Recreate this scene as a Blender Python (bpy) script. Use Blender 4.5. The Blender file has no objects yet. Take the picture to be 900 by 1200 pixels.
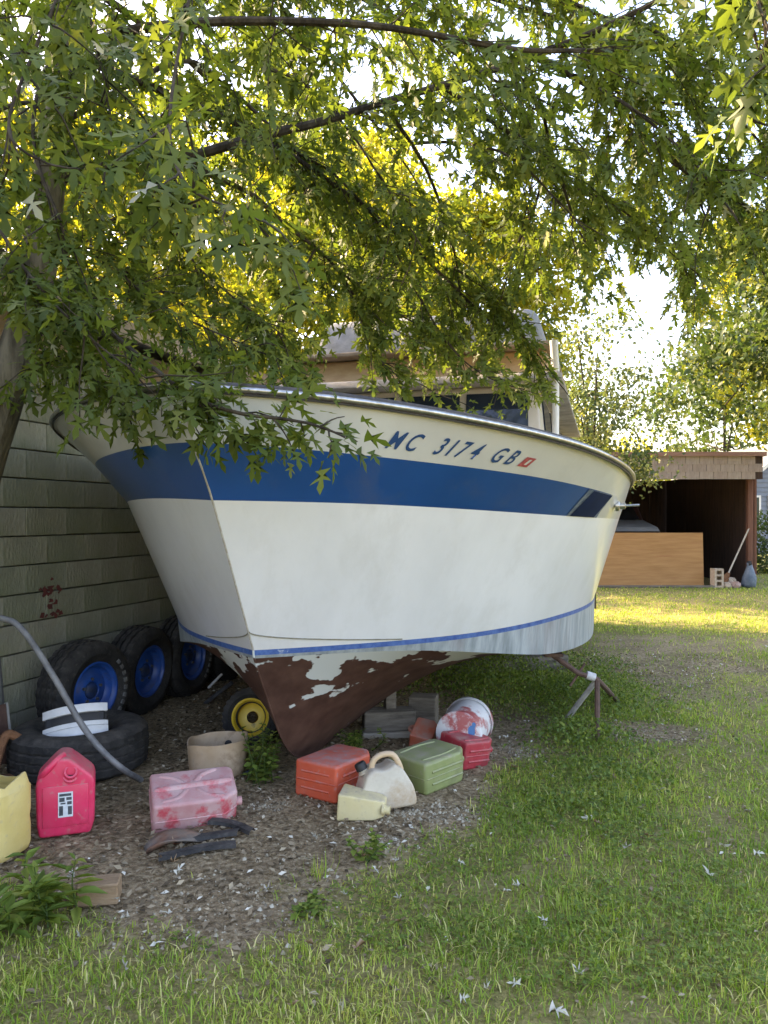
import bpy, bmesh, math, random
import numpy as np
from mathutils import Vector, Matrix

# ------------------------------------------------------------------ camera, sky, sun, exposure
sc = bpy.context.scene
R = math.radians
cam = bpy.data.objects.new('camera', bpy.data.cameras.new('camera'))
sc.collection.objects.link(cam); sc.camera = cam
EYE = 1.55
cam.location = (0, 0, EYE); cam.rotation_euler = (R(90), 0, 0)
cam.data.sensor_fit = 'VERTICAL'; cam.data.sensor_height = 36.0; cam.data.lens = 27.0
cam.data.shift_y = 0.0025; cam.data.clip_end = 2000; cam.data.clip_start = 0.05

SUN_AZ, SUN_EL = -62.0, 33.0            # degrees from +Y (left is negative), elevation
w = bpy.data.worlds.new('World'); sc.world = w; w.use_nodes = True
nt = w.node_tree; bg = nt.nodes['Background']
sky = nt.nodes.new('ShaderNodeTexSky'); sky.sky_type = 'NISHITA'; sky.sun_disc = False
sky.sun_elevation = R(SUN_EL); sky.sun_rotation = R(SUN_AZ)
sky.air_density = 1.3; sky.dust_density = 3.0; sky.ozone_density = 0.7
nt.links.new(sky.outputs[0], bg.inputs[0]); bg.inputs[1].default_value = 0.15
sun = bpy.data.lights.new('sun', 'SUN'); sun.energy = 5.0; sun.angle = R(0.6); sun.color = (1.0, 0.82, 0.50)
so = bpy.data.objects.new('sun', sun); sc.collection.objects.link(so)
so.rotation_euler = Vector((math.sin(R(SUN_AZ))*math.cos(R(SUN_EL)), math.cos(R(SUN_AZ))*math.cos(R(SUN_EL)), math.sin(R(SUN_EL)))).to_track_quat('Z', 'Y').to_euler()
sc.view_settings.view_transform = 'Standard'; sc.view_settings.look = 'None'
sc.view_settings.use_white_balance = True; sc.view_settings.white_balance_temperature = 6800; sc.view_settings.white_balance_tint = 23
sc.view_settings.gamma = 1.0; sc.view_settings.exposure = 2.5
sc.render.engine = 'CYCLES'
sc.cycles.use_denoising = True
sc.cycles.max_bounces = 8; sc.cycles.transparent_max_bounces = 8; sc.cycles.transmission_bounces = 6
sc.cycles.sample_clamp_indirect = 8.0

rng = np.random.default_rng(7); random.seed(7)
COL = sc.collection

# ------------------------------------------------------------------ helpers
def P(px, py, Y): return np.array([(px-450)/900*Y, Y, EYE-(py-603)/900*Y])     # a point on the view ray at distance Y
def GP(px, py): return P(px, py, EYE*900/(py-603.0))                           # the same, on the ground

def tag(o, label=None, cat=None, group=None, kind=None):
    if label: o['label'] = label
    if cat: o['category'] = cat
    if group: o['group'] = group
    if kind: o['kind'] = kind
    return o
def thing(name, label, cat, loc=(0,0,0), rz=0, group=None, rot=None):
    o = bpy.data.objects.new(name, None); COL.objects.link(o); o.empty_display_size = .1
    o.location = tuple(float(c) for c in loc); o.rotation_euler = rot if rot else (0, 0, rz)
    return tag(o, label, cat, group)
def link(name, me, m, parent=None, loc=None, rot=None):
    o = bpy.data.objects.new(name, me); COL.objects.link(o)
    if m is not None:
        if not me.materials: me.materials.append(m)
    if parent is not None: o.parent = parent
    if loc is not None: o.location = tuple(float(c) for c in loc)
    if rot is not None: o.rotation_euler = rot
    return o
def smooth(me, ang=None):
    me.polygons.foreach_set('use_smooth', np.ones(len(me.polygons), bool))
    if ang is not None:
        bm = bmesh.new(); bm.from_mesh(me)
        for e in bm.edges:
            if len(e.link_faces) == 2 and e.calc_face_angle(0) > R(ang): e.smooth = False
        bm.to_mesh(me); bm.free()
    me.update(); return me
def mesh(name, V, F, sm=False, ang=None):
    me = bpy.data.meshes.new(name); me.from_pydata([tuple(map(float, v)) for v in V], [], [tuple(int(i) for i in f) for f in F]); me.update()
    bm = bmesh.new(); bm.from_mesh(me); bmesh.ops.recalc_face_normals(bm, faces=bm.faces); bm.to_mesh(me); bm.free()
    if sm: smooth(me, ang)
    return me
def mesh_np(name, V, F, attr=None):
    """fast: V (n,3), F (m,k) all faces of k corners"""
    V = np.asarray(V, np.float32); F = np.asarray(F, np.int32); k = F.shape[1]
    me = bpy.data.meshes.new(name); me.vertices.add(len(V)); me.vertices.foreach_set('co', V.ravel())
    me.loops.add(F.size); me.loops.foreach_set('vertex_index', F.ravel())
    me.polygons.add(len(F)); me.polygons.foreach_set('loop_start', np.arange(0, F.size, k, dtype=np.int32))
    me.polygons.foreach_set('loop_total', np.full(len(F), k, np.int32))
    if attr is not None:
        a = me.attributes.new('tint', 'FLOAT', 'POINT'); a.data.foreach_set('value', np.asarray(attr, np.float32))
    me.update(calc_edges=True); me.validate(); return me
class MB:
    def __init__(s): s.V = []; s.F = []
    def add(s, V, F):
        b = len(s.V); s.V += [tuple(map(float, v)) for v in V]; s.F += [tuple(int(i)+b for i in f) for f in F]; return s
    def box(s, x0, x1, y0, y1, z0, z1):
        return s.add([(x0,y0,z0),(x1,y0,z0),(x1,y1,z0),(x0,y1,z0),(x0,y0,z1),(x1,y0,z1),(x1,y1,z1),(x0,y1,z1)],
                     [(0,3,2,1),(4,5,6,7),(0,1,5,4),(1,2,6,5),(2,3,7,6),(3,0,4,7)])
    def tube(s, pts, rad, n=8, cap=True):
        V, F = tube(pts, rad, n, cap); return s.add(V, F)
    def build(s, name, m, parent=None, sm=False, ang=None, loc=None, rot=None, bev=0):
        me = mesh(name, s.V, s.F)
        if bev: bevel(me, bev)
        if sm or bev: smooth(me, ang if ang else 40)
        return link(name, me, m, parent, loc, rot)
def bevel(me, off, seg=2, ang=25):
    bm = bmesh.new(); bm.from_mesh(me); bmesh.ops.remove_doubles(bm, verts=bm.verts, dist=1e-5)
    ed = [e for e in bm.edges if len(e.link_faces) == 2 and e.calc_face_angle(0) > R(ang)]
    bmesh.ops.bevel(bm, geom=ed, offset=off, segments=seg, profile=.5, affect='EDGES', clamp_overlap=True)
    bm.to_mesh(me); bm.free(); me.update()
def tube(pts, rad, n=8, cap=True):
    pts = np.asarray(pts, float); m = len(pts)
    rad = np.full(m, rad, float) if np.isscalar(rad) else np.asarray(rad, float)
    T = np.gradient(pts, axis=0); T /= np.linalg.norm(T, axis=1)[:, None]+1e-9
    up = np.array([0,0,1.]) if abs(T[0,2]) < .9 else np.array([1.,0,0])
    nrm = np.cross(T[0], up); nrm /= np.linalg.norm(nrm)
    V = []; F = []
    th = np.linspace(0, 2*np.pi, n, endpoint=False)
    for i in range(m):
        nrm = nrm-T[i]*np.dot(nrm, T[i]); nrm /= np.linalg.norm(nrm)+1e-9
        b = np.cross(T[i], nrm)
        V += list(pts[i]+rad[i]*(np.cos(th)[:,None]*nrm+np.sin(th)[:,None]*b))
    for i in range(m-1):
        for j in range(n):
            F.append((i*n+j, i*n+(j+1)%n, (i+1)*n+(j+1)%n, (i+1)*n+j))
    if cap: F.append(tuple(range(n))[::-1]); F.append(tuple(range((m-1)*n, m*n)))
    return V, F
def curve(pts, n=24):
    """Catmull-Rom through the points"""
    p = np.asarray(pts, float); q = np.vstack([2*p[0]-p[1], p, 2*p[-1]-p[-2]]); out = []
    k = max(2, n//(len(p)-1))
    for i in range(1, len(q)-2):
        t = np.linspace(0, 1, k, endpoint=False)[:,None]
        a, b, c, d = q[i-1], q[i], q[i+1], q[i+2]
        out.append(.5*((2*b)+(-a+c)*t+(2*a-5*b+4*c-d)*t**2+(-a+3*b-3*c+d)*t**3))
    out.append(p[-1:]); return np.vstack(out)
def lathe(prof, n=48, axis='z', close=False):
    V = []; F = []; m = len(prof)
    for j in range(n):
        a = 2*math.pi*j/n
        for (r, z) in prof:
            V.append((r*math.cos(a), r*math.sin(a), z) if axis == 'z' else (z, r*math.cos(a), r*math.sin(a)))
    for j in range(n):
        k = (j+1) % n
        for i in range(m if close else m-1):
            F.append((j*m+i, k*m+i, k*m+(i+1)%m, j*m+(i+1)%m))
    return V, F
def prism(prof, d, bev=.02, seg=3):
    """outline (x,z) extruded over depth d in y, rounded"""
    n = len(prof); V = [(x, -d/2, z) for x, z in prof]+[(x, d/2, z) for x, z in prof]
    F = [tuple(range(n)), tuple(range(2*n-1, n-1, -1))]+[(i, i+n, (i+1)%n+n, (i+1)%n) for i in range(n)]
    me = mesh('prism', V, F); bevel(me, bev, seg, 15); smooth(me, 50); return me
def dup(root, loc=None, rot=None, label=None):
    c = root.copy(); COL.objects.link(c)
    if loc is not None: c.location = tuple(float(q) for q in loc)
    if rot is not None: c.rotation_euler = rot
    if label: c['label'] = label
    def kids(src, dst):
        for ch in list(src.children):
            d = ch.copy(); COL.objects.link(d); d.parent = dst; kids(ch, d)
    kids(root, c); return c

# ------------------------------------------------------------------ materials
def mat(name, c1, c2=None, rough=.6, scale=6, bump=0, bscale=40, spec=.5, stretch=(1,1,1), lo=.35, hi=.65, metal=0, detail=6, c3=None, s3=2.0, coat=0, t3=(.58,.68)):
    m = bpy.data.materials.new(name); m.use_nodes = True; n = m.node_tree.nodes; L = m.node_tree.links
    b = n['Principled BSDF']; b.inputs['Roughness'].default_value = rough; b.inputs['Metallic'].default_value = metal
    b.inputs['Specular IOR Level'].default_value = spec; b.inputs['Coat Weight'].default_value = coat; b.inputs['Coat Roughness'].default_value = .12
    b.inputs['Base Color'].default_value = (*c1, 1)
    tc = n.new('ShaderNodeTexCoord'); mp = n.new('ShaderNodeMapping'); mp.inputs['Scale'].default_value = stretch
    L.new(tc.outputs['Object'], mp.inputs[0])
    if c2 is not None:
        nz = n.new('ShaderNodeTexNoise'); nz.inputs['Scale'].default_value = scale; nz.inputs['Detail'].default_value = detail; nz.inputs['Roughness'].default_value = .62
        cr = n.new('ShaderNodeValToRGB'); cr.color_ramp.elements[0].position = lo; cr.color_ramp.elements[1].position = hi
        cr.color_ramp.elements[0].color = (*c1, 1); cr.color_ramp.elements[1].color = (*c2, 1)
        L.new(mp.outputs[0], nz.inputs[0]); L.new(nz.outputs[0], cr.inputs[0]); out = cr.outputs[0]
        if c3 is not None:
            n3 = n.new('ShaderNodeTexNoise'); n3.inputs['Scale'].default_value = s3; n3.inputs['Detail'].default_value = 8; n3.inputs['Roughness'].default_value = .7
            r3 = n.new('ShaderNodeValToRGB'); r3.color_ramp.elements[0].position = t3[0]; r3.color_ramp.elements[1].position = t3[1]
            mx = n.new('ShaderNodeMix'); mx.data_type = 'RGBA'; mx.inputs['B'].default_value = (*c3, 1)
            L.new(mp.outputs[0], n3.inputs[0]); L.new(n3.outputs[0], r3.inputs[0]); L.new(r3.outputs[0], mx.inputs['Factor']); L.new(out, mx.inputs['A']); out = mx.outputs['Result']
        L.new(out, b.inputs['Base Color'])
    if bump:
        nb = n.new('ShaderNodeTexNoise'); nb.inputs['Scale'].default_value = bscale; nb.inputs['Detail'].default_value = 5
        bp = n.new('ShaderNodeBump'); bp.inputs['Strength'].default_value = bump; bp.inputs['Distance'].default_value = .02
        L.new(mp.outputs[0], nb.inputs[0]); L.new(nb.outputs[0], bp.inputs['Height']); L.new(bp.outputs[0], b.inputs['Normal'])
    return m
def leafmat(name, stops, trans=.45, rough=.5, tcol=(1.3, 1.25, .5)):
    """leaf: colour by the per-leaf tint, diffuse + light shining through"""
    m = bpy.data.materials.new(name); m.use_nodes = True; n = m.node_tree.nodes; L = m.node_tree.links
    b = n['Principled BSDF']; b.inputs['Roughness'].default_value = rough; b.inputs['Specular IOR Level'].default_value = .35
    at = n.new('ShaderNodeAttribute'); at.attribute_name = 'tint'
    cr = n.new('ShaderNodeValToRGB'); els = cr.color_ramp.elements
    for i, (p, c) in enumerate(stops):
        e = els[i] if i < 2 else els.new(p)
        e.position = p; e.color = (*c, 1)
    L.new(at.outputs['Fac'], cr.inputs[0]); L.new(cr.outputs[0], b.inputs['Base Color'])
    if trans:
        tr = n.new('ShaderNodeBsdfTranslucent'); mu = n.new('ShaderNodeMix'); mu.data_type = 'RGBA'; mu.blend_type = 'MULTIPLY'
        mu.inputs['Factor'].default_value = 1; mu.inputs['B'].default_value = (*tcol, 1); mu.clamp_result = False
        L.new(cr.outputs[0], mu.inputs['A']); L.new(mu.outputs['Result'], tr.inputs[0])
        ms = n.new('ShaderNodeMixShader'); ms.inputs[0].default_value = trans
        L.new(b.outputs[0], ms.inputs[1]); L.new(tr.outputs[0], ms.inputs[2]); L.new(ms.outputs[0], n['Material Output'].inputs[0])
    return m

def weather(m, dust, dcol, up=(.2,.95)):
    """settled dust and grime: more on faces that look up, plus specks and scuffs"""
    n = m.node_tree.nodes; L = m.node_tree.links; b = n['Principled BSDF']; src = b.inputs['Base Color'].links[0].from_socket if b.inputs['Base Color'].links else None
    ge = n.new('ShaderNodeNewGeometry'); sp = n.new('ShaderNodeSeparateXYZ'); L.new(ge.outputs['Normal'], sp.inputs[0])
    mr = n.new('ShaderNodeMapRange'); mr.inputs[1].default_value = up[0]; mr.inputs[2].default_value = up[1]; mr.inputs[3].default_value = .12; mr.inputs[4].default_value = 1; L.new(sp.outputs[2], mr.inputs[0])
    tc = n.new('ShaderNodeTexCoord'); a = n.new('ShaderNodeTexNoise'); a.inputs['Scale'].default_value = 9; a.inputs['Detail'].default_value = 9; a.inputs['Roughness'].default_value = .72; L.new(tc.outputs['Object'], a.inputs[0])
    r = n.new('ShaderNodeValToRGB'); r.color_ramp.elements[0].position = .36; r.color_ramp.elements[1].position = .66; L.new(a.outputs[0], r.inputs[0])
    k = n.new('ShaderNodeMath'); k.operation = 'MULTIPLY'; L.new(mr.outputs[0], k.inputs[0]); L.new(r.outputs[0], k.inputs[1])
    k2 = n.new('ShaderNodeMath'); k2.operation = 'MULTIPLY'; k2.inputs[1].default_value = min(1.0, dust*2.2); L.new(k.outputs[0], k2.inputs[0])
    sk = n.new('ShaderNodeTexNoise'); sk.inputs['Scale'].default_value = 34; sk.inputs['Detail'].default_value = 6; L.new(tc.outputs['Object'], sk.inputs[0])
    sr = n.new('ShaderNodeValToRGB'); sr.color_ramp.elements[0].position = .60; sr.color_ramp.elements[1].position = .68; L.new(sk.outputs[0], sr.inputs[0])
    k3 = n.new('ShaderNodeMath'); k3.operation = 'MULTIPLY_ADD'; k3.inputs[1].default_value = .35*min(1, dust*2); k3.use_clamp = True; L.new(sr.outputs[0], k3.inputs[0]); L.new(k2.outputs[0], k3.inputs[2])
    mx = n.new('ShaderNodeMix'); mx.data_type = 'RGBA'; mx.inputs['B'].default_value = (*dcol, 1); L.new(k3.outputs[0], mx.inputs['Factor'])
    if src: L.new(src, mx.inputs['A'])
    else: mx.inputs['A'].default_value = b.inputs['Base Color'].default_value
    L.new(mx.outputs['Result'], b.inputs['Base Color'])
    ro = n.new('ShaderNodeMapRange'); ro.inputs[3].default_value = b.inputs['Roughness'].default_value; ro.inputs[4].default_value = .85; L.new(k3.outputs[0], ro.inputs[0]); L.new(ro.outputs[0], b.inputs['Roughness'])
    return m
M = {}
M['trunk'] = mat('trunk_bark', (.05,.044,.03), (.15,.135,.095), .95, 16, 1.0, 26, spec=.2, stretch=(1,1,.25))
M['bark'] = mat('bark', (.022,.018,.013), (.07,.058,.042), .95, 16, 1.0, 26, spec=.2, stretch=(1,1,.25))
M['maple'] = leafmat('maple_leaf', [(0,(.06,.095,.02)), (.55,(.12,.17,.032)), (.93,(.22,.25,.055)), (1,(.42,.44,.36))], .55)
M['goldleaf'] = leafmat('background_leaf', [(0,(.13,.16,.022)), (.5,(.27,.28,.032)), (1,(.42,.39,.05))], .62, tcol=(1.4,1.35,.4))
M['rightleaf'] = leafmat('bluish_leaf', [(0,(.035,.065,.025)), (.6,(.07,.11,.04)), (1,(.17,.19,.05))], .45)
M['thinleaf'] = leafmat('pale_leaf', [(0,(.07,.11,.055)), (.6,(.13,.17,.08)), (1,(.22,.24,.10))], .45)
M['grass'] = leafmat('grass_blade', [(0,(.13,.23,.026)), (.45,(.31,.43,.058)), (.85,(.56,.56,.14)), (1,(.76,.66,.35))], .4)
M['weed'] = leafmat('weed_leaf', [(0,(.075,.125,.024)), (.6,(.17,.25,.045)), (1,(.33,.37,.08))], .4)
M['litter'] = leafmat('dead_leaf', [(0,(.06,.043,.025)), (.35,(.22,.165,.10)), (.7,(.44,.36,.24)), (1,(.74,.70,.58))], .1, .8, tcol=(1,1,1))

# ------------------------------------------------------------------ the ground: one sheet to the horizon
DIRT = np.array([GP(x, y)[:2] for x, y in [(-420,1030),(-100,1058),(0,1070),(110,1060),(180,1082),(255,1120),(300,1110),(345,1080),(395,1045),(450,1012),(530,985),(575,955),(600,920),(630,890),(640,855),(610,840),(585,822),(560,800),(545,785)]]
                 + [(1.4,9),(1.2,14),(-4,14),(-6,5)])
def inpoly(x, y, poly):
    ins = np.zeros(x.shape, bool); dmin = np.full(x.shape, 1e9); n = len(poly)
    for i in range(n):
        x1, y1 = poly[i]; x2, y2 = poly[(i+1) % n]
        c = ((y1 > y) != (y2 > y)) & (x < (x2-x1)*(y-y1)/(y2-y1+1e-12)+x1); ins ^= c
        dx, dy = x2-x1, y2-y1; t = np.clip(((x-x1)*dx+(y-y1)*dy)/(dx*dx+dy*dy), 0, 1)
        dmin = np.minimum(dmin, np.hypot(x-x1-t*dx, y-y1-t*dy))
    return np.where(ins, dmin, -dmin)            # >0 inside
def vnoise(x, y, s, seed=0):
    """smooth value noise 0..1"""
    r = np.random.default_rng(seed); T = r.random((64, 64))
    x = x/s+17.3; y = y/s+5.1; xi = np.floor(x).astype(int); yi = np.floor(y).astype(int); fx = x-xi; fy = y-yi
    fx = fx*fx*(3-2*fx); fy = fy*fy*(3-2*fy)
    g = lambda a, b: T[a % 64, b % 64]
    return (g(xi,yi)*(1-fx)+g(xi+1,yi)*fx)*(1-fy)+(g(xi,yi+1)*(1-fx)+g(xi+1,yi+1)*fx)*fy
def fbm(x, y, s, seed=0): return .55*vnoise(x,y,s,seed)+.3*vnoise(x,y,s/2.3,seed+1)+.15*vnoise(x,y,s/5.1,seed+2)
def grassiness(x, y):
    """0 bare soil .. 1 full lawn"""
    d = inpoly(x, y, DIRT)+(fbm(x, y, .5, 3)-.5)*.95+(fbm(x, y, .16, 4)-.5)*.35
    g = np.clip(.5-d/.40, 0, 1)
    for cx, cy, rx, ry, k in [(1.85,5.5,.55,.35,1.0),(2.9,8.2,1.2,1.1,.75),(3.6,9.2,1.3,.8,.7),(2.5,7.0,.5,.9,.6),(3.4,6.6,.9,.6,.5)]:
        e = ((x-cx)/rx)**2+((y-cy)/ry)**2+(fbm(x, y, .4, 9)-.5)*1.6
        g = g*(1-k*np.clip(1.2-e, 0, 1))
    far = np.clip((y-5)/6, 0, 1)
    g = g*(.72+.28*np.clip((fbm(x, y, .7, 21)-.33)/.2, 0, 1))*(1-.15*far)
    return g
def gz(x, y):
    near = np.exp(-((x/14)**2+((y-7)/14)**2))
    return near*(.035*(fbm(x, y, 1.1, 5)-.5)+.02*(fbm(x, y, .25, 6)-.5))
def ground():
    def axis(lo, hi, n, c, fine):
        t = np.linspace(-1, 1, n); k = math.asinh(max(hi-c, c-lo)/fine)
        return np.clip(c+fine*np.sinh(t*k), lo, hi)
    xs = np.unique(axis(-600, 600, 321, 0, 1.6)); ys = np.unique(axis(-600, 600, 381, 5, 2.2))
    X, Y = np.meshgrid(xs, ys); Z = gz(X, Y)-.004
    V = np.stack([X, Y, Z], -1).reshape(-1, 3); nx = len(xs); ny = len(ys)
    i = (np.arange(ny-1)[:,None]*nx+np.arange(nx-1)[None]).ravel()
    F = np.stack([i, i+1, i+1+nx, i+nx], 1)
    me = mesh_np('ground', V, F, grassiness(X, Y).ravel()); smooth(me)
    m = bpy.data.materials.new('soil_and_thatch'); m.use_nodes = True; n = m.node_tree.nodes; L = m.node_tree.links
    b = n['Principled BSDF']; b.inputs['Roughness'].default_value = .95; b.inputs['Specular IOR Level'].default_value = .15
    tc = n.new('ShaderNodeTexCoord')
    def noise(s, d=8, r=.65):
        q = n.new('ShaderNodeTexNoise'); q.inputs['Scale'].default_value = s; q.inputs['Detail'].default_value = d; q.inputs['Roughness'].default_value = r; L.new(tc.outputs['Object'], q.inputs[0]); return q
    def ramp(src, stops):
        c = n.new('ShaderNodeValToRGB'); e = c.color_ramp.elements
        for i, (p, col) in enumerate(stops):
            q = e[i] if i < 2 else e.new(p); q.position = p; q.color = (*col, 1)
        L.new(src, c.inputs[0]); return c.outputs[0]
    soil = ramp(noise(34).outputs[0], [(.32,(.115,.085,.05)), (.5,(.30,.23,.14)), (.68,(.50,.415,.275))])
    soil2 = ramp(noise(2.2).outputs[0], [(.35,(.75,.72,.7)), (.65,(1.35,1.3,1.25))])
    mm = n.new('ShaderNodeMix'); mm.data_type = 'RGBA'; mm.blend_type = 'MULTIPLY'; mm.inputs['Factor'].default_value = 1; L.new(soil, mm.inputs['A']); L.new(soil2, mm.inputs['B'])
    thatch = ramp(noise(55).outputs[0], [(.3,(.11,.105,.035)), (.5,(.23,.21,.065)), (.7,(.40,.34,.14))])
    at = n.new('ShaderNodeAttribute'); at.attribute_name = 'tint'
    gm = n.new('ShaderNodeMix'); gm.data_type = 'RGBA'; L.new(at.outputs['Fac'], gm.inputs['Factor']); L.new(mm.outputs['Result'], gm.inputs['A']); L.new(thatch, gm.inputs['B'])
    L.new(gm.outputs['Result'], b.inputs['Base Color'])
    bp = n.new('ShaderNodeBump'); bp.inputs['Strength'].default_value = .9; bp.inputs['Distance'].default_value = .03; L.new(noise(45, 6).outputs[0], bp.inputs['Height']); L.new(bp.outputs[0], b.inputs['Normal'])
    tag(link('ground', me, m), kind='structure')
ground()

# ------------------------------------------------------------------ the block building on the left
WALL_ANG = 17.7
def building():
    t = thing('block_building', 'old grey concrete block building with cream boards under the eave, behind the tires', 'building', (-2.57, 5.14, 0), R(90-WALL_ANG))
    # local x runs along the wall, -y faces the boat
    mb = MB(); mb.box(-6.0, 3.5, .05, 6.0, -.2, 2.6); core = mb.build('wall', mat('mortar', (.05,.052,.04), (.12,.12,.095), .95, 12, .4), t)
    blk = [mat('block_%d' % k, c, d, .95, 7, .5, 60, c3=(.11,.13,.05), s3=1.6, t3=(.45,.66), stretch=(1,1,.45)) for k, (c, d) in enumerate([((.21,.21,.15),(.37,.37,.29)), ((.18,.19,.13),(.32,.33,.25)), ((.235,.23,.175),(.40,.39,.31))])]
    protos = []
    for k in range(6):
        mb = MB(); r = np.random.default_rng(k); wd = .3985
        mb.box(-wd/2, wd/2, -.0, .08, -.0955, .0955); me = mesh('block', mb.V, mb.F); bevel(me, .004, 1)
        for v in me.vertices: v.co.y += float(r.normal(0, .0015)); v.co.x += float(r.normal(0, .001))
        me.materials.append(blk[k % 3]); protos.append(me)
    for row in range(13):
        off = .2 if row % 2 else 0
        for i in range(12):
            x = -1.4+off+i*.4
            if x > 3.4: continue
            o = link('block', protos[int(rng.integers(6))], None, core, (x, -.03+rng.normal(0, .002), .1+row*.2))
    mb = MB(); mb.box(-6.0, -1.61, -.03, .06, -.2, 2.6); mb.box(3.51, 3.52, -.03, .05, -.2, 2.6); mb.build('plain_wall', blk[0], t)
    # faded red paint splash on the blocks
    red = mat('faded_red_paint', (.16,.035,.03), (.09,.03,.026), .9, 20)
    px0 = {}
    mb = MB(); r = np.random.default_rng(4)
    for cx, cz, n, sx, sz in [(.42,1.02,16,.05,.035),(.44,.93,6,.03,.05),(.46,.84,9,.07,.015)]:
        for _ in range(n):
            x = cx+r.normal(0, sx); z = cz+r.normal(0, sz); a = r.uniform(0, 6.28); q = r.uniform(.012, .035)
            ang = np.sort(r.uniform(0, 2*np.pi, 7)); V = [(x+q*r.uniform(.6,1.3)*math.cos(b), -.0375-.0006*_, z+q*.7*r.uniform(.6,1.3)*math.sin(b)) for b in ang]
            mb.add(V, [tuple(range(7))])
    mb.build('paint_splash', red, t)['kind'] = 'stuff'
    cream = mat('cream_board', (.34,.255,.16), (.44,.34,.22), .7, 5, .1)
    for k in range(2):
        mb = MB(); z = 2.62+k*.15; mb.add([(-6,-.05,z),(3.5,-.05,z),(3.5,-.035,z+.148),(-6,-.035,z+.148),(-6,.04,z),(3.5,.04,z),(3.5,.04,z+.148),(-6,.04,z+.148)], [(0,1,2,3),(4,7,6,5),(0,4,5,1),(3,2,6,7),(0,3,7,4),(1,5,6,2)]); mb.build('board', cream, t)
    mb = MB(); mb.add([(-6.3,-.42,2.92),(3.8,-.42,2.92),(3.8,3.2,3.55),(-6.3,3.2,3.55),(-6.3,-.42,3.00),(3.8,-.42,3.00),(3.8,3.2,3.65),(-6.3,3.2,3.65),(-6.3,6.5,2.92),(3.8,6.5,2.92),(-6.3,6.5,3.00),(3.8,6.5,3.00)],
        [(0,1,2,3),(4,7,6,5),(0,4,5,1),(3,2,9,8),(7,10,11,6),(8,9,11,10),(0,3,7,4),(1,5,6,2),(3,8,10,7),(2,6,11,9)])
    rf = mb.build('roof', mat('roof_felt', (.06,.06,.06), (.11,.105,.10), .9, 30, .4), t)
    mb = MB(); mb.box(-6.3, 3.8, -.445, -.422, 2.87, 2.995); mb.build('fascia', cream, rf)
    mb = MB(); mb.add([(-6,.05,2.6),(-6,6,2.6),(-6,6,2.92),(-6,3.2,3.5),(-6,.05,2.92)], [(0,1,2,3,4)]); mb.build('gable', cream, t); mb = MB(); mb.add([(3.5,.05,2.6),(3.5,6,2.6),(3.5,6,2.92),(3.5,3.2,3.5),(3.5,.05,2.92)], [(0,1,2,3,4)]); mb.build('gable', cream, t)
building()

# ------------------------------------------------------------------ the boat
BA = 16.0
A_END = 7.2
TAB = {  # a0, W, L, n, heights along the hull, starboard width factor, starboard rise
 'G': (-1.382, 1.92, 3.0, 3.55, [(-1.382,2.10),(-1.2,2.085),(-1.0,2.05),(-.85,2.02),(-.48,1.955),(-.16,1.908),(.23,1.853),(.7,1.805),(1.5,1.77),(3,1.76),(7.2,1.80)], 1.0, .115),
 'ST': (-1.283, 1.885, 3.1, 3.1, [(-1.283,1.873),(-1.05,1.85),(-.68,1.80),(-.32,1.762),(.24,1.70),(.63,1.668),(1.5,1.645),(7.2,1.66)], .94, .085),
 'SB': (-1.107, 1.845, 3.0, 2.6, [(-1.107,1.617),(-.7,1.605),(-.457,1.589),(-.08,1.564),(.262,1.545),(.77,1.528),(1.8,1.51),(7.2,1.51)], .94, .06),
 'BT': (-.676, 1.665, 2.8, 2.5, [(-.676,.85),(.1,.852),(.486,.868),(.94,.892),(1.45,.90),(7.2,.90)], .93, -.03),
 'BB': (-.672, 1.663, 2.8, 2.5, [(-.672,.822),(.1,.824),(.486,.84),(.94,.864),(1.45,.872),(7.2,.872)], .93, -.03),
 'C': (-.666, 1.655, 2.8, 2.45, [(-.666,.806),(-.385,.806),(-.115,.792),(.136,.752),(.344,.712),(.738,.645),(1.0,.628),(1.6,.615),(7.2,.60)], .93, -.03),
}
_t = np.linspace(-1.5, 7.3, 900); _k = np.exp(-.5*(np.arange(-40, 41)*(_t[1]-_t[0])/.12)**2); _k /= _k.sum()
ZT = {}
for k_, v_ in TAB.items():
    T_ = np.array(v_[4]); z_ = np.interp(_t, T_[:,0], T_[:,1]); zp = np.pad(z_, 40, mode='reflect', reflect_type='odd'); ZT[k_] = np.convolve(zp, _k, 'valid')
KEEL = np.array([(-.666,.806),(-.60,.70),(-.52,.582),(-.41,.42),(-.304,.285),(-.2,.19),(-.1,.13),(0,.095),(.15,.065),(.3,.055),(1.06,.055),(7.2,.06)])
def hp(k, s, side=1):
    """point on hull line k at station s; side 1 = port (right in the picture); local boat frame"""
    a0, W, L, n, _, f, rise = TAB[k]
    a = a0+(A_END-a0)*s**1.7; q = min(1, (a-a0)/L); wd = W*(1-(1-q)**n)
    if a > a0+L: wd -= .012*(a-a0-L)**2
    z = float(np.interp(a, _t, ZT[k]))
    if side < 0: wd *= f; z += rise*wd*math.exp(-max(0, a)*.5)
    return np.array([a, -side*wd, z])
def keelp(s):
    a0 = TAB['C'][0]; a = a0+(A_END-a0)*s**1.7
    return np.array([a, 0, float(np.interp(a, KEEL[:,0], KEEL[:,1]))])
NS = 110
SS = np.linspace(0, 1, NS)
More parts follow.
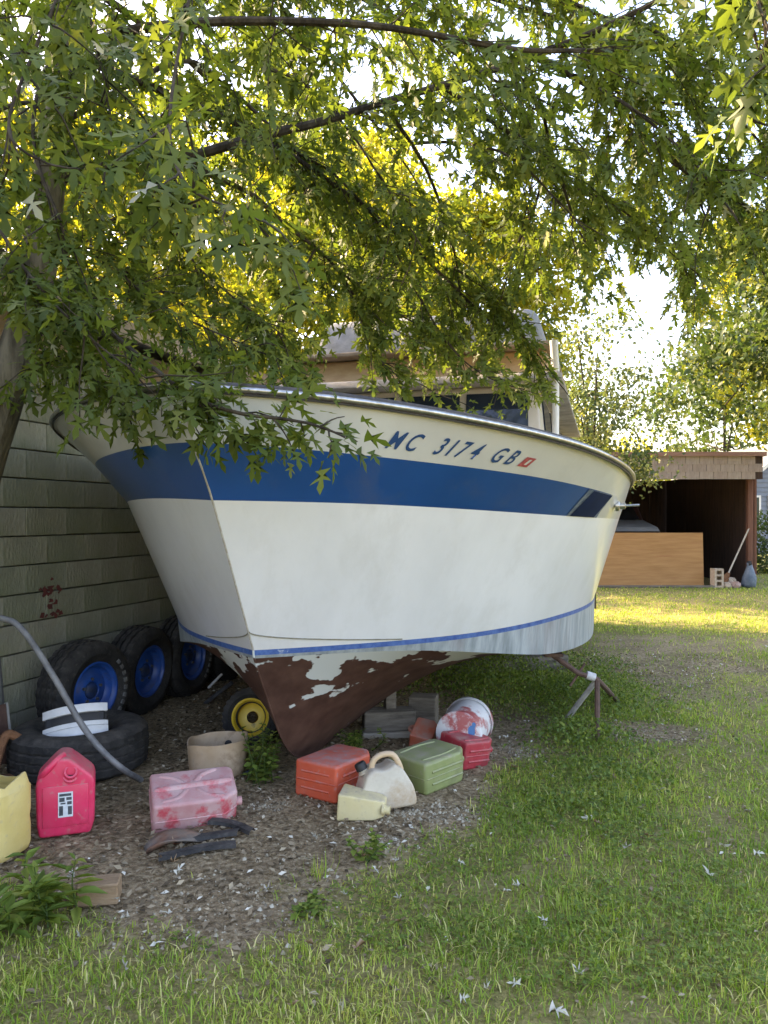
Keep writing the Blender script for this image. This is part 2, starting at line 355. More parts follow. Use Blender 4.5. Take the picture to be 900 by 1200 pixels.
def band(k0, k1, rows, cave=0):
    V = []; F = []
    for side in (1, -1):
        b = len(V)
        for s in SS:
            p = hp(k0, s, side); q = keelp(s) if k1 == 'K' else hp(k1, s, side)
            for j in range(rows+1):
                f = j/rows; c = p*(1-f)+q*f
                if cave: c = c+np.array([0, side*cave*math.sin(math.pi*f)*min(1, abs(p[1])), .22*min(1, max(0, (c[0]+.45)/1.2))*math.sin(math.pi*f**.8)*(p[2]-q[2])])
                V.append(c)
        m = rows+1
        for i in range(NS-1):
            for j in range(rows):
                fa = (b+i*m+j, b+(i+1)*m+j, b+(i+1)*m+j+1, b+i*m+j+1)
                F.append(fa if side > 0 else fa[::-1])
    return V, F
def smesh(name, V, F):
    use = sorted({i for f in F for i in f}); mp = {q: i for i, q in enumerate(use)}; V = [V[q] for q in use]; F = [tuple(mp[i] for i in f) for f in F]
    me = bpy.data.meshes.new(name); me.from_pydata([tuple(map(float, v)) for v in V], [], F); me.update(); smooth(me); return me
BOAT_LOC = (-.487, 4.61, 0)
def gelcoat(name, c1, c2, rough=.3):
    m = mat(name, c1, c2, rough, 2.2, .03, 9, spec=.5, stretch=(1,1,.4), coat=.6, c3=tuple(.80*c1[i]+(.10,.085,.05)[i]*.55 for i in range(3)), s3=2.6, t3=(.52,.82))
    return m
def boat():
    t = thing('cabin_cruiser', 'weathered white cabin cruiser with a blue stripe and peeling brown bottom paint', 'boat', BOAT_LOC, R(90-BA))
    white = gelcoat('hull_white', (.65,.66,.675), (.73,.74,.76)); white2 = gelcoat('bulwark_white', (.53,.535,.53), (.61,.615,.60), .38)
    blue = gelcoat('stripe_blue', (.006,.065,.27), (.010,.08,.32), .3)
    blade = mat('boot_blue', (.018,.06,.22), (.06,.13,.33), .5, 25, .05, c3=(.4,.45,.5), s3=9, t3=(.62,.7))
    # weathered band under the boot stripe: reflected streaks are put into its colour
    band_m = mat('reflect_streak_band', (.15,.18,.195), (.38,.42,.44), .5, 14, .05, stretch=(1.4,1.4,.16), lo=.30, hi=.72, c3=(.24,.20,.20), s3=1.3, t3=(.55,.8))
    # bottom paint with flakes gone
    bot = bpy.data.materials.new('bottom_paint'); bot.use_nodes = True; n = bot.node_tree.nodes; L = bot.node_tree.links
    b = n['Principled BSDF']; b.inputs['Roughness'].default_value = .75; b.inputs['Specular IOR Level'].default_value = .25
    tc = n.new('ShaderNodeTexCoord')
    def noise(s, d, sx=(1,1,1), off=0):
        mp = n.new('ShaderNodeMapping'); mp.inputs['Scale'].default_value = sx; mp.inputs['Location'].default_value = (off, off, off); L.new(tc.outputs['Object'], mp.inputs[0])
        q = n.new('ShaderNodeTexNoise'); q.inputs['Scale'].default_value = s; q.inputs['Detail'].default_value = d; q.inputs['Roughness'].default_value = .55; L.new(mp.outputs[0], q.inputs[0]); return q.outputs[0]
    cr = n.new('ShaderNodeValToRGB'); cr.color_ramp.elements[0].position = .3; cr.color_ramp.elements[1].position = .7
    cr.color_ramp.elements[0].color = (.05,.022,.015,1); cr.color_ramp.elements[1].color = (.095,.048,.034,1); L.new(noise(9, 8), cr.inputs[0])
    sp = n.new('ShaderNodeSeparateXYZ'); L.new(tc.outputs['Object'], sp.inputs[0])
    mr = n.new('ShaderNodeMapRange'); mr.inputs[1].default_value = .40; mr.inputs[2].default_value = .80; mr.inputs[3].default_value = -.05; mr.inputs[4].default_value = .165; L.new(sp.outputs[2], mr.inputs[0])
    ad = n.new('ShaderNodeMath'); ad.operation = 'ADD'; L.new(noise(3.3, 4, (1,1,1.5), 2.3), ad.inputs[0]); L.new(mr.outputs[0], ad.inputs[1])
    pr = n.new('ShaderNodeValToRGB'); pr.color_ramp.elements[0].position = .645; pr.color_ramp.elements[1].position = .66; L.new(ad.outputs[0], pr.inputs[0])
    pr2 = n.new('ShaderNodeValToRGB'); pr2.color_ramp.elements[0].position = .69; pr2.color_ramp.elements[1].position = .70; L.new(noise(7, 4, (.35,.35,2.2), 8.8), pr2.inputs[0])
    mxm = n.new('ShaderNodeMath'); mxm.operation = 'MAXIMUM'; L.new(pr.outputs[0], mxm.inputs[0]); L.new(pr2.outputs[0], mxm.inputs[1])
    mx = n.new('ShaderNodeMix'); mx.data_type = 'RGBA'; mx.inputs['B'].default_value = (.50,.53,.52,1); L.new(mxm.outputs[0], mx.inputs['Factor']); L.new(cr.outputs[0], mx.inputs['A']); L.new(mx.outputs['Result'], b.inputs['Base Color'])
    bp = n.new('ShaderNodeBump'); bp.inputs['Strength'].default_value = .4; bp.inputs['Distance'].default_value = -.003; L.new(mxm.outputs[0], bp.inputs['Height']); L.new(bp.outputs[0], b.inputs['Normal'])
    steel = mat('worn_steel', (.55,.55,.54), (.35,.34,.32), .32, 30, .1, metal=.9)
    dark = mat('dark_rail', (.03,.03,.03), (.07,.06,.055), .6, 20)
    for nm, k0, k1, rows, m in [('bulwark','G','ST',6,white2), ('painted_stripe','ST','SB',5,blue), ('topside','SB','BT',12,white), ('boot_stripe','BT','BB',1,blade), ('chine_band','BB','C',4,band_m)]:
        V, F = band(k0, k1, rows)
        if nm == 'painted_stripe':
            per = (NS-1)*rows; cut = int(.418*(NS-1))*rows; idx = np.arange(2*per)
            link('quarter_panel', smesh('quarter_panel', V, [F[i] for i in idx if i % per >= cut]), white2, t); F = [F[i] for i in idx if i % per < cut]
        link(nm, smesh(nm, V, F), m, t)
    link('hull_bottom', smesh('hull_bottom', *band('C', 'K', 14, .10)), bot, t)
    # transom
    V = [hp(k, 1, 1) for k in ('G','ST','SB','BT','BB','C')]+[keelp(1)]+[hp(k, 1, -1) for k in ('C','BB','BT','SB','ST','G')]
    link('transom', mesh('transom', V, [tuple(range(len(V)))]), white, t)
    # rub rail and toe rail round the gunwale
    ss = np.linspace(0, 1, 120)
    path = [hp('G', s, -1) for s in ss[::-1]]+[hp('G', s, 1) for s in ss[1:]]
    path = np.array(path); out = path.copy()
    c = np.array([1.6, 0]); d = path[:,:2]-c; d /= np.linalg.norm(d, axis=1)[:,None]
    out[:,:2] += d*.012; out[:,2] += .0
    mb = MB(); mb.tube(out, .0135, 10); mb.build('rub_rail', steel, t, sm=True)
    o2 = path.copy(); o2[:,:2] -= d*.035; o2[:,2] += .018
    mb = MB(); mb.tube(o2, .017, 8); mb.build('toe_rail', dark, t, sm=True)
    # under-rail moulding
    o3 = path.copy(); o3[:,:2] += d*.004; o3[:,2] -= .020; mb = MB(); mb.tube(o3, .006, 6); mb.build('rail_moulding', dark, t, sm=True)
    # stem cap: the thin seam where both sides meet
    st = [hp('G',0)]+[hp('ST',0)]+[hp('SB',0)]+[hp('BT',0)]+[keelp(0)]+[np.array([a,0,z]) for a, z in KEEL[1:9]]
    st = np.array(st); st[:,0] -= .001
    mb = MB(); mb.tube(curve(st[3:], 50), .006, 6); mb.build('stem_edge', bot, t, sm=True)
    mb = MB(); mb.tube(curve(st[:4], 40), .0055, 6); mb.build('stem_seam', mat('seam', (.45,.43,.38), (.3,.27,.22), .7, 30), t, sm=True)
    # thin knuckle line that runs into the boot stripe
    for side, e in ((1, .20), (-1, .17)):
        pts = []
        for s in np.linspace(0, e, 20):
            f = .862+.128*(s/e)**.8; p = hp('SB', s, side)*(1-f)+hp('BT', s, side)*f; pts.append(p+np.array([-.002, -side*.002, 0]))
        mb = MB(); mb.tube(pts, .0035, 5); mb.build('knuckle_line', mat('seam_dark', (.16,.15,.10), (.25,.24,.2), .8, 30), t, sm=True)
    # deck
    V = []; F = []
    for s in SS:
        p = hp('G', s, 1); q = hp('G', s, -1)
        for j in range(9):
            f = j/8; c_ = p*(1-f)+q*f; c_[2] += -.015+.10*math.sin(math.pi*f)*min(1, abs(p[1])/1.5); V.append(c_)
    for i in range(NS-1):
        for j in range(8): F.append((i*9+j, i*9+j+1, (i+1)*9+j+1, (i+1)*9+j))
    link('deck', mesh('deck', V, F, True), gelcoat('deck_white', (.5,.49,.44), (.6,.58,.53), .6), t)
    # hull vent at the end of the stripe, and a fitting on the side
    def patch(s0, s1, f0, f1, off, k0='ST', k1='SB', n=8, slant=0):
        V = []; F = []
        for i in range(n+1):
            for j in range(5):
                f = f0+(f1-f0)*j/4; s = s0+(s1-s0)*i/n-slant*(f-f0)/(f1-f0)
                p = hp(k0, s, 1)*(1-f)+hp(k1, s, 1)*f
                e = 1e-3; ta = hp(k0, s+e, 1)-hp(k0, s-e, 1); nn = np.cross(ta, hp(k1, s, 1)-hp(k0, s, 1)); nn /= np.linalg.norm(nn)
                if nn[1] > 0: nn = -nn
                V.append(p+nn*off)
        for i in range(n):
            for j in range(4): F.append((i*5+j, i*5+j+1, (i+1)*5+j+1, (i+1)*5+j))
        return V, F
    fr = MB(); fr.add(*patch(.366, .416, .01, .99, .003, slant=.006)); fr.build('vent_frame', mat('faded_blue', (.06,.10,.18), (.22,.26,.32), .5, 14), t, sm=True)
    vn = MB(); vn.add(*patch(.374, .4145, .03, .97, .006, slant=.010)); vn.build('hull_vent', mat('vent_shade', (.004,.014,.055), (.006,.02,.075), .7, 8, spec=.2), t, sm=True)  # flat panel; shade of the vent recess is put into its dark colour
    p = hp('ST', .445, 1)*.60+hp('SB', .445, 1)*.40
    V, F = lathe([(0,0),(.035,0),(.035,.02),(.022,.028),(.022,.06),(.012,.064),(0,.064)], 20)
    link('through_hull_fitting', mesh('fitting', V, F, True, 40), steel, t, p+np.array([0,-.002,0]), (R(90), 0, 0))
    mb = MB(); mb.tube([(0,-.05,0),(.01,-.15,.004)], .008, 8); mb.build('drain_pipe', steel, t, sm=True, loc=p)
    # registration characters, laid on the bulwark
    letter = mat('letter_blue', (.015,.055,.17), (.025,.075,.21), .45, 20)
    S0, S1 = .178, .2735
    row = np.array([hp('G', s, 1)*.36+hp('ST', s, 1)*.64 for s in np.linspace(S0, S1, 80)])
    arc = np.concatenate([[0], np.cumsum(np.linalg.norm(np.diff(row, axis=0), axis=1))])
    cu = bpy.data.curves.new('reg', 'FONT'); cu.shear = .42; cu.offset = .014; cu.size = 1; cu.fill_mode = 'FRONT'; cu.dimensions = '2D'; cu.resolution_u = 4
    to = bpy.data.objects.new('reg', cu); COL.objects.link(to)
    text = 'MC 3174 GB'; xs = 0; chars = []
    for ch in text:
        if ch == ' ': xs += .70; continue
        cu.body = ch; bpy.context.view_layer.update(); me = bpy.data.meshes.new_from_object(to)
        co = np.array([v.co[:] for v in me.vertices]); x0 = co[:,0].min(); chars.append((ch, me, co, xs-x0)); xs += co[:,0].max()-x0+.15
    bpy.data.objects.remove(to); total = xs
    capH = .70
    for ch, me, co, dx in chars:
        for v, c_ in zip(me.vertices, co):
            s = float(np.interp((c_[0]+dx)/total*arc[-1], arc, np.linspace(S0, S1, 80)))
            f = .80-.36*c_[1]/capH
            g, h = hp('G', s, 1), hp('ST', s, 1); p = g*(1-f)+h*f
            ta = hp('G', s+1e-3, 1)-hp('G', s-1e-3, 1); nn = np.cross(ta, h-g); nn /= np.linalg.norm(nn); nn = -nn if nn[1] > 0 else nn
            v.co = p+nn*.003
        o = link('registration_character', me, letter, t); tag(o, 'blue slanted registration character %s' % ch)
    mb = MB(); mb.add(*patch(.2790, .2875, .55, .80, .003, 'G', 'ST', 4, slant=.003)); dk = mb.build('registration_decal', mat('decal_red', (.35,.05,.06), (.45,.12,.12), .5, 60), t)
    mb = MB(); mb.add(*patch(.2823, .2845, .60, .74, .0045, 'G', 'ST', 2, slant=.002)); mb.build('decal_mark', white2, dk)
    # cabin, flybridge
    cab = gelcoat('cabin_white', (.55,.50,.42), (.64,.58,.5), .5); tan = mat('varnished_tan', (.42,.27,.13), (.52,.36,.19), .5, 6, stretch=(.3,1,3))
    glass = mat('cabin_glass', (.012,.022,.04), None, .08, spec=.6)
    def tap(a0, a1, a0t, a1t, h0, h1, z0, z1):
        return MB().add([(a0,-h0,z0),(a1,-h0,z0),(a1,h0,z0),(a0,h0,z0),(a0t,-h1,z1),(a1t,-h1,z1),(a1t,h1,z1),(a0t,h1,z1)], [(0,3,2,1),(4,5,6,7),(0,1,5,4),(1,2,6,5),(2,3,7,6),(3,0,4,7)])
    cabin = tap(1.75, 6.6, 2.25, 6.6, 1.30, 1.20, 1.72, 2.64).build('cabin', cab, t, bev=.03)
    for i in range(4):    # front panes
        y0 = -1.18+i*.60; y1 = y0+.54
        V = []
        for (yy, f) in [(y0,.42),(y1,.42),(y1,.93),(y0,.93)]: V.append((1.75+.5*f-.018, yy*(1-.05*f), 1.72+.92*f))
        V += [(x+.012, y, z) for x, y, z in V]
        o = link('window', mesh('pane', V, [(0,1,2,3),(7,6,5,4),(0,4,5,1),(1,5,6,2),(2,6,7,3),(3,7,4,0)]), glass, cabin)
    for side in (1, -1):
        for i in range(4):
            a0 = 2.45+i*1.0; a1 = a0+.9
            V = [(a, -side*(1.30-.10*f+.014), 1.72+.92*f) for a, f in [(a0,.45),(a1,.45),(a1,.92),(a0+.1,.92)]]; V += [(x, y+side*.012, z) for x, y, z in V]
            link('window', mesh('pane', V, [(0,1,2,3),(7,6,5,4),(0,4,5,1),(1,5,6,2),(2,6,7,3),(3,7,4,0)]), glass, cabin)
    tap(2.0, 6.9, 2.05, 6.9, 1.42, 1.40, 2.642, 2.715).build('cabin_roof', mat('weathered_roof', (.20,.19,.17), (.36,.34,.30), .8, 4, .2), t, bev=.025)
    fb = tap(2.7, 5.6, 2.85, 5.7, 1.24, 1.24, 2.718, 3.06).build('flybridge', tan, t, bev=.04)
    tap(2.66, 5.72, 2.66, 5.74, 1.3, 1.3, 3.062, 3.10).build('coaming_cap', mat('cap_wood', (.20,.15,.10), (.32,.25,.18), .7, 6), fb, bev=.01)
    tap(3.15, 4.9, 3.3, 4.8, 1.2, 1.1, 3.102, 3.58).build('canvas_cover', mat('grey_canvas', (.20,.21,.21), (.30,.31,.31), .9, 8, .3, 20), fb, bev=.09)
    for side in (1, -1):
        mb = MB(); mb.tube([(2.5,-side*1.34,2.717),(2.46,-side*1.32,3.05)], .035, 10); mb.build('stanchion', white2, t, sm=True)
        mb = MB(); mb.tube([(2.05,-side*1.36,1.78),(2.1,-side*1.36,2.641)], .028, 10); mb.build('roof_post', white2, t, sm=True)
    return t
boat()

# timbers under the keel
def timber(label, size, loc, rz, m, rot=None, name='support_timber', group=None):
    mb = MB(); mb.box(-size[0]/2, size[0]/2, -size[1]/2, size[1]/2, 0, size[2]); me = mesh(name, mb.V, mb.F); bevel(me, .006, 1)
    o = link(name, me, m, None, loc, rot or (0,0,rz)); return tag(o, label, 'timber', group)
oldwood = mat('old_wood', (.10,.085,.065), (.22,.19,.15), .9, 5, .5, 40, stretch=(1,8,8))
g = GP(452, 866); timber('big grey timber lying on a plank beside the boat keel', (.36,.16,.135), (g[0]+.02, g[1]+.1, .045), R(8), oldwood)
timber('pale thin plank under the big timber beside the boat keel', (.40,.20,.04), (g[0]+.03, g[1]+.09, .003), R(5), mat('pale_wood', (.28,.25,.2), (.4,.36,.3), .9, 5, .3, 40, stretch=(1,8,8)))
timber('short upright grey post wedged under the hull on the big timber', (.075,.075,.30), (g[0]+.03, g[1]+.13, .182), R(15), oldwood)
timber('rough weathered block behind the short upright post under the hull', (.20,.16,.22), (g[0]+.28, g[1]+.35, .0), R(-12), oldwood)
timber('long dark timber lying crossways under the hull near the weeds', (1.5,.14,.14), (1.1, 7.6, .0), R(12), oldwood)

# ------------------------------------------------------------------ boat stand at the chine
def boat_stand():
    t = thing('boat_stand', 'rusty tripod boat stand with a white collar propping up the hull', 'stand', GP(690, 862))
    rust = mat('rusty_iron', (.07,.04,.03), (.13,.075,.055), .8, 25, .4); wh = mat('chipped_white', (.55,.55,.56), (.35,.33,.33), .6, 18)
    Y = 5.4; L0 = np.array(t.location)
    head = P(700, 796, Y); elbow = P(678, 789, Y-.02); top = P(648, 768, Y+.05)
    mb = MB(); mb.tube([head-L0, elbow-L0, top-L0], .018, 8); mb.build('screw_arm', rust, t, sm=True)
    mb = MB(); mb.tube([P(697,794,Y)-L0, P(687,791,Y)-L0], .030, 10); mb.build('collar', wh, t, sm=True)
    for e, m in [((700,868,Y-.15), rust), ((664,838,Y+.35), wh), ((724,822,Y+.95), rust)]:
        q = P(*e); q[2] = max(q[2], .01); q = np.array([q[0], q[1], .005]) if e[0] != 664 else np.array([q[0], q[1], .02])
        mb = MB(); mb.tube([head-L0, q-L0], .019, 8); mb.build('leg', m, t, sm=True)
    d = P(678, 789, Y)-L0; mb = MB(); mb.tube([d+(-.06,0,-.09), d+(.045,0,.07)], .009, 6); mb.build('screw_handle', rust, t, sm=True)
    mb = MB(); q = top-L0; mb.box(q[0]-.07, q[0]+.06, q[1]-.06, q[1]+.06, q[2]-.002, q[2]+.02); mb.build('pad', rust, t)
boat_stand()

# ------------------------------------------------------------------ tyres
RUB = weather(mat('tyre_rubber', (.014,.014,.015), (.035,.034,.033), .75, 12, .25, 80, spec=.3), .3, (.13,.115,.10))
def tyre_mesh(Ro, Ri, wd, n=84):
    h = wd/2
    prof = [(Ri,-h*.72),(Ri+.015,-h*.80),(Ri+(Ro-Ri)*.45,-h),(Ro-.045,-h*.96),(Ro-.018,-h*.86),(Ro,-h*.74),(Ro+.004,-h*.46),(Ro-.011,-h*.42),(Ro-.011,-h*.34),(Ro+.006,-h*.30),(Ro+.007,-h*.06),(Ro-.008,-h*.03)]
    prof = prof+[(r, -z) for r, z in prof[::-1]]+[(Ri-.02, h*.5),(Ri-.02,-h*.5)]
    V, F = lathe(prof, n, 'x', True); m = len(prof)
    V = [list(v) for v in V]
    for j in range(n):
        if j % 3 == 0:
            for i in range(4, 20):
                r = math.hypot(V[j*m+i][1], V[j*m+i][2]); k = (r-.009)/r; V[j*m+i][1] *= k; V[j*m+i][2] *= k
    return mesh('tyre', V, F, True, 32)
def wheel(name, label, loc, nrm, Ro, Ri, wd, rimcol, group=None, lean=0, cat='tire', marks=False, hole=None):
    yaw = math.atan2(nrm[1], nrm[0])
    t = thing(name, label, cat, loc, group=group, rot=(0, lean, yaw))
    link('tyre', tyre_mesh(Ro, Ri, wd), RUB, t, (0,0,Ro))
    if rimcol is not None:
        h = wd/2; R2 = Ri+.012
        prof = [(R2, h*.80),(R2-.012,h*.82),(R2-.018,h*.66),(Ri*.90,h*.60),(Ri*.86,h*.30),(Ri*.80,h*.22),(Ri*.62,h*.30),(Ri*.5,h*.44),(Ri*.34,h*.46),(Ri*.30,h*.40),(Ri*.30,h*.2)]
        if hole: prof = [(R2,h*.80),(R2-.012,h*.86),(R2-.022,h*.70),(Ri*.88,h*.5),(Ri*.80,-h*.1),(Ri*.55,-h*.25),(Ri*.35,-h*.25),(Ri*.33,-h*.1)]
        V, F = lathe(prof, 40, 'x'); rm = link('rim', mesh('rim', V, F, True, 45), rimcol, t, (0,0,Ro))
        if not hole:
            V, F = lathe([(0,h*.56),(Ri*.22,h*.54),(Ri*.29,h*.44),(Ri*.3,h*.2)], 24, 'x'); link('hub', mesh('hub', V, F, True, 45), mat('hub_dark', (.01,.04,.15), (.02,.03,.06), .6, 20), rm)
            for k in range(5):
                a = k*2*math.pi/5+.3; mb = MB(); mb.tube([(h*.42, Ri*.42*math.cos(a), Ri*.42*math.sin(a)), (h*.56, Ri*.42*math.cos(a), Ri*.42*math.sin(a))], .011, 6); mb.build('lug_nut', steel_g, rm)
    if marks:
        off = mat('raised_white_mark', (.22,.22,.21), (.07,.07,.07), .8, 30); h = wd/2
        for k in range(9):
            a = R(-52+k*12); r0 = Ri+(Ro-Ri)*.34; r1 = Ri+(Ro-Ri)*.50; q = R(3.4)
            V = [(h*1.005+.003, r*math.cos(a+s), r*math.sin(a+s)) for r, s in ((r0,-q),(r1,-q),(r1,q),(r0,q))]; V += [(x-.012, y, z) for x, y, z in V]
            link('sidewall_mark', mesh('mark', V, [(0,1,2,3),(7,6,5,4),(0,4,5,1),(1,5,6,2),(2,6,7,3),(3,7,4,0)]), off, t, (0,0,Ro))
    return t
steel_g = mat('dull_steel', (.12,.12,.13), (.2,.2,.2), .5, 20, metal=.6)
bluerim = mat('blue_rim', (.006,.055,.27), (.012,.085,.36), .4, 8, .05, c3=(.05,.035,.03), s3=6, t3=(.58,.75)); weather(bluerim, .35, (.10,.10,.11))
GR = 'blue rimmed tires standing along the block wall'
wheel('spare_tire', 'standing blue rimmed tire right behind the tire that lies flat', (-2.08,5.35,-.01), (.91,-.42), .34, .19, .26, bluerim, GR, marks=True)
wheel('spare_tire', 'second standing blue rimmed tire, counted along the wall from the tire lying flat', (-1.95,6.05,-.01), (.96,-.28), .34, .19, .26, bluerim, GR, lean=R(4))
wheel('spare_tire', 'third standing blue rimmed tire, counted along the wall from the tire lying flat', (-1.73,6.62,-.01), (.96,-.28), .345, .19, .26, bluerim, GR, marks=True)
wheel('spare_tire', 'deepest standing blue rimmed tire, half behind the bow by the wall', (-1.52,7.25,-.01), (.96,-.28), .34, .19, .26, bluerim, GR)
yel = mat('yellow_rim', (.62,.42,.02), (.7,.5,.05), .45, 12, .1, c3=(.12,.07,.02), s3=9, t3=(.6,.72))
g = GP(289, 880); wheel('tractor_wheel', 'small black tire with a bright yellow rim under the bow', (g[0], g[1]+.15, -.02), (-.03,-1), .195, .115, .16, yel, lean=R(-14), cat='wheel', hole=True)
# the tire lying flat
t = thing('flat_lying_tire', 'large bare truck tire lying flat beneath the grey bent pipe', 'tire', (-1.87, 4.72, 0))
link('tyre', tyre_mesh(.40, .20, .27), RUB, t, (0,0,.135), (0, R(90), 0))
# white slatted housing that sits in it
t = thing('slatted_housing', 'white plastic housing with a dark slot resting in the flat lying tire', 'housing', (-1.86, 4.66, .275), R(12), rot=(R(-30), R(-7), R(12))); t.scale = (1.12, 1.12, 1.3)
wp = mat('white_plastic', (.62,.63,.64), (.72,.73,.74), .45, 12, c3=(.3,.3,.28), s3=14, t3=(.66,.72)); dk = mat('dark_slot', (.02,.022,.028), (.03,.03,.03), .6, 5)
def arcstrip(z0, z1, r=.30, a0=-34, a1=34, th=.02):
    V = []; F = []; n = 12
    for i in range(n+1):
        a = R(a0+(a1-a0)*i/n)
        for rr, z in ((r,z0),(r,z1),(r-th,z1),(r-th,z0)): V.append((rr*math.sin(a), -rr*math.cos(a)+.2, z))
    for i in range(n):
        for j in range(4): F.append((i*4+j, (i+1)*4+j, (i+1)*4+(j+1)%4, i*4+(j+1)%4))
    F += [(0,1,2,3), tuple(n*4+j for j in (3,2,1,0))]; return V, F
for z0, z1, m, th, nm in [(-.075,-.035,wp,.03,'slat'), (-.034,-.012,wp,.024,'slat'), (-.011,.030,dk,.016,'slot'), (.031,.070,wp,.03,'slat')]:
    mb = MB(); mb.add(*arcstrip(z0, z1, .30 if m is wp else .288, th=th)); mb.build(nm, m, t, bev=.003)
mb = MB(); mb.box(-.15,.15,-.06,.06,-.09,.04); mb.build('back_box', dk, t, bev=.01)
# grey bent pipe
mb = MB(); mb.tube(curve([P(-60,715,4.25), P(0,724,4.25), P(26,738,4.22), P(60,788,4.2), P(95,848,4.18), P(120,880,4.16), P(145,902,4.2), P(165,914,4.40)], 60), .0175, 10)
tag(mb.build('bent_pipe', mat('grey_pipe', (.10,.10,.105), (.20,.20,.20), .55, 14, .2), None, sm=True), 'long grey bent pipe curving down over the flat lying tire', 'pipe')
# sheets leaning at the wall
t = thing('leaning_sheet', 'grey metal sheet leaning on the block wall beside the standing tires', 'sheet', (-2.55,4.95,0), R(90-WALL_ANG)); mb = MB(); mb.box(-.75,.14,-.012,.012,0,.62); mb.build('panel', mat('grey_sheet', (.13,.135,.125), (.22,.225,.21), .6, 5, .1), t, rot=(R(-6),0,0), bev=.003)
mb = MB(); mb.box(.141,.15,-.016,.016,0,.62); mb.build('edge_strip', steel_g, t, rot=(R(-6),0,0))
t = thing('brown_panel', 'dark brown stained panel leaning in front of the grey sheet', 'panel', (-2.38,4.75,.0), R(60)); mb = MB(); mb.box(-.45,.08,-.01,.01,0,.36); mb.build('face_board', mat('stained_board', (.07,.035,.028), (.14,.08,.06), .7, 8, .2, c3=(.25,.15,.09), s3=5), t, rot=(R(-10),0,0), bev=.003)
mb = MB(); mb.box(.081,.094,-.014,.012,0,.365); mb.build('edge_strip', mat('pale_edge', (.3,.29,.27), (.4,.38,.36), .6, 9), t, rot=(R(-10),0,0))
t = thing('rusty_bracket', 'rusty brown iron bracket lying against the flat tire by the brown panel', 'bracket', (-2.15, 4.42, .02), R(20))
rust2 = mat('brown_rust', (.13,.055,.025), (.24,.11,.05), .85, 14, .5)
mb = MB(); mb.tube(curve([(-.1,-.02,0),(-.06,0,.16),(-.02,.02,.26),(.05,.05,.22)], 20), [.03]*4+[.026]*(len(curve([(-.1,-.02,0),(-.06,0,.16),(-.02,.02,.26),(.05,.05,.22)], 20))-4), 8); mb.build('arm', rust2, t, sm=True)
mb = MB(); mb.box(-.13,.02,-.05,.04,-.01,.03); mb.build('foot', rust2, t, bev=.006)

# ------------------------------------------------------------------ cans, jugs and tubs
def can_mat(name, c1, c2, c3=None, s3=3, rough=.42, trans=0, t3=(.55,.7), dust=.35, dcol=(.34,.28,.23)):
    m = mat(name, c1, c2, rough, 4, .08, 14, c3=c3, s3=s3, t3=t3); weather(m, dust, dcol)
    if trans:
        b = m.node_tree.nodes['Principled BSDF']; b.inputs['Subsurface Weight'].default_value = trans; b.inputs['Subsurface Radius'].default_value = (.05,.04,.03); b.inputs['Subsurface Scale'].default_value = .5
    return m
def handle(pts, r, m, t, name='handle', n=18):
    mb = MB(); mb.tube(curve(pts, n), r, 10); return mb.build(name, m, t, sm=True)
def neck(p, r, h, m, t, rot=(0,0,0), openm=None, name='spout'):
    V, F = lathe([(r*1.25,0),(r*1.25,h*.3),(r,h*.35),(r,h),(r*.72,h),(r*.72,h*.25),(0,h*.25)], 22)
    o = link(name, mesh(name, V, F, True, 40), m, t, p, rot)
    if openm:
        V, F = lathe([(0,h*.5),(r*.70,h*.5)], 20); link('opening', mesh('opening', V, F), openm, o)  # flat disc; the shade inside the spout is painted as its colour
    return o
black = mat('matt_black', (.012,.012,.012), (.025,.025,.025), .6, 10)
# 1 standing red can
g = GP(68, 980); red = can_mat('pinkish_red_plastic', (.66,.022,.085), (.74,.035,.12), (.5,.012,.05), 2.5, .38, .08)
t = thing('red_gas_can', 'upright bright red gasoline can with a black and white label', 'gas can', (g[0], g[1]+.10, .0), R(20))
t.scale = (.92, .95, 1.0)
link('body', prism([(-.128,0),(.122,0),(.142,.06),(.145,.245),(.135,.275),(.052,.345),(.015,.372),(-.03,.375),(-.06,.352),(-.142,.275),(-.145,.245),(-.14,.06)], .22, .026, 4), red, t)
mb = MB()
for z in (.075, .23): mb.add(*prism_vf) if False else None
mb.box(-.112,.112,-.1165,-.108,.05,.245); mb.build('front_panel', red, t, bev=.004)
handle([(-.122,-.085,.285),(-.09,-.108,.325),(-.04,-.09,.366),(-.012,-.05,.376)], .017, red, t)
neck((.022,-.088,.285), .033, .045, red, t, (R(52), 0, R(6)), mat('hole_shade_red', (.12,.004,.012), None, .6), 'spout')
lab = MB(); lab.box(-.036,.036,-.1195,-.117,.095,.215); lb = lab.build('label', mat('label_white', (.62,.66,.68), (.5,.55,.58), .5, 40), t)
ink = mat('label_ink', (.03,.04,.05), (.08,.09,.10), .5, 60)
for x0, x1, z0, z1 in [(-.030,.028,.196,.208),(-.030,-.004,.170,.190),(.004,.030,.176,.190),(-.031,-.012,.104,.150),(.012,.031,.106,.146),(-.024,.0,.158,.165),(.008,.03,.155,.170)]:
    mb = MB(); mb.box(x0, x1, -.1205, -.1197, z0, z1); mb.build('print_block', ink, lb)
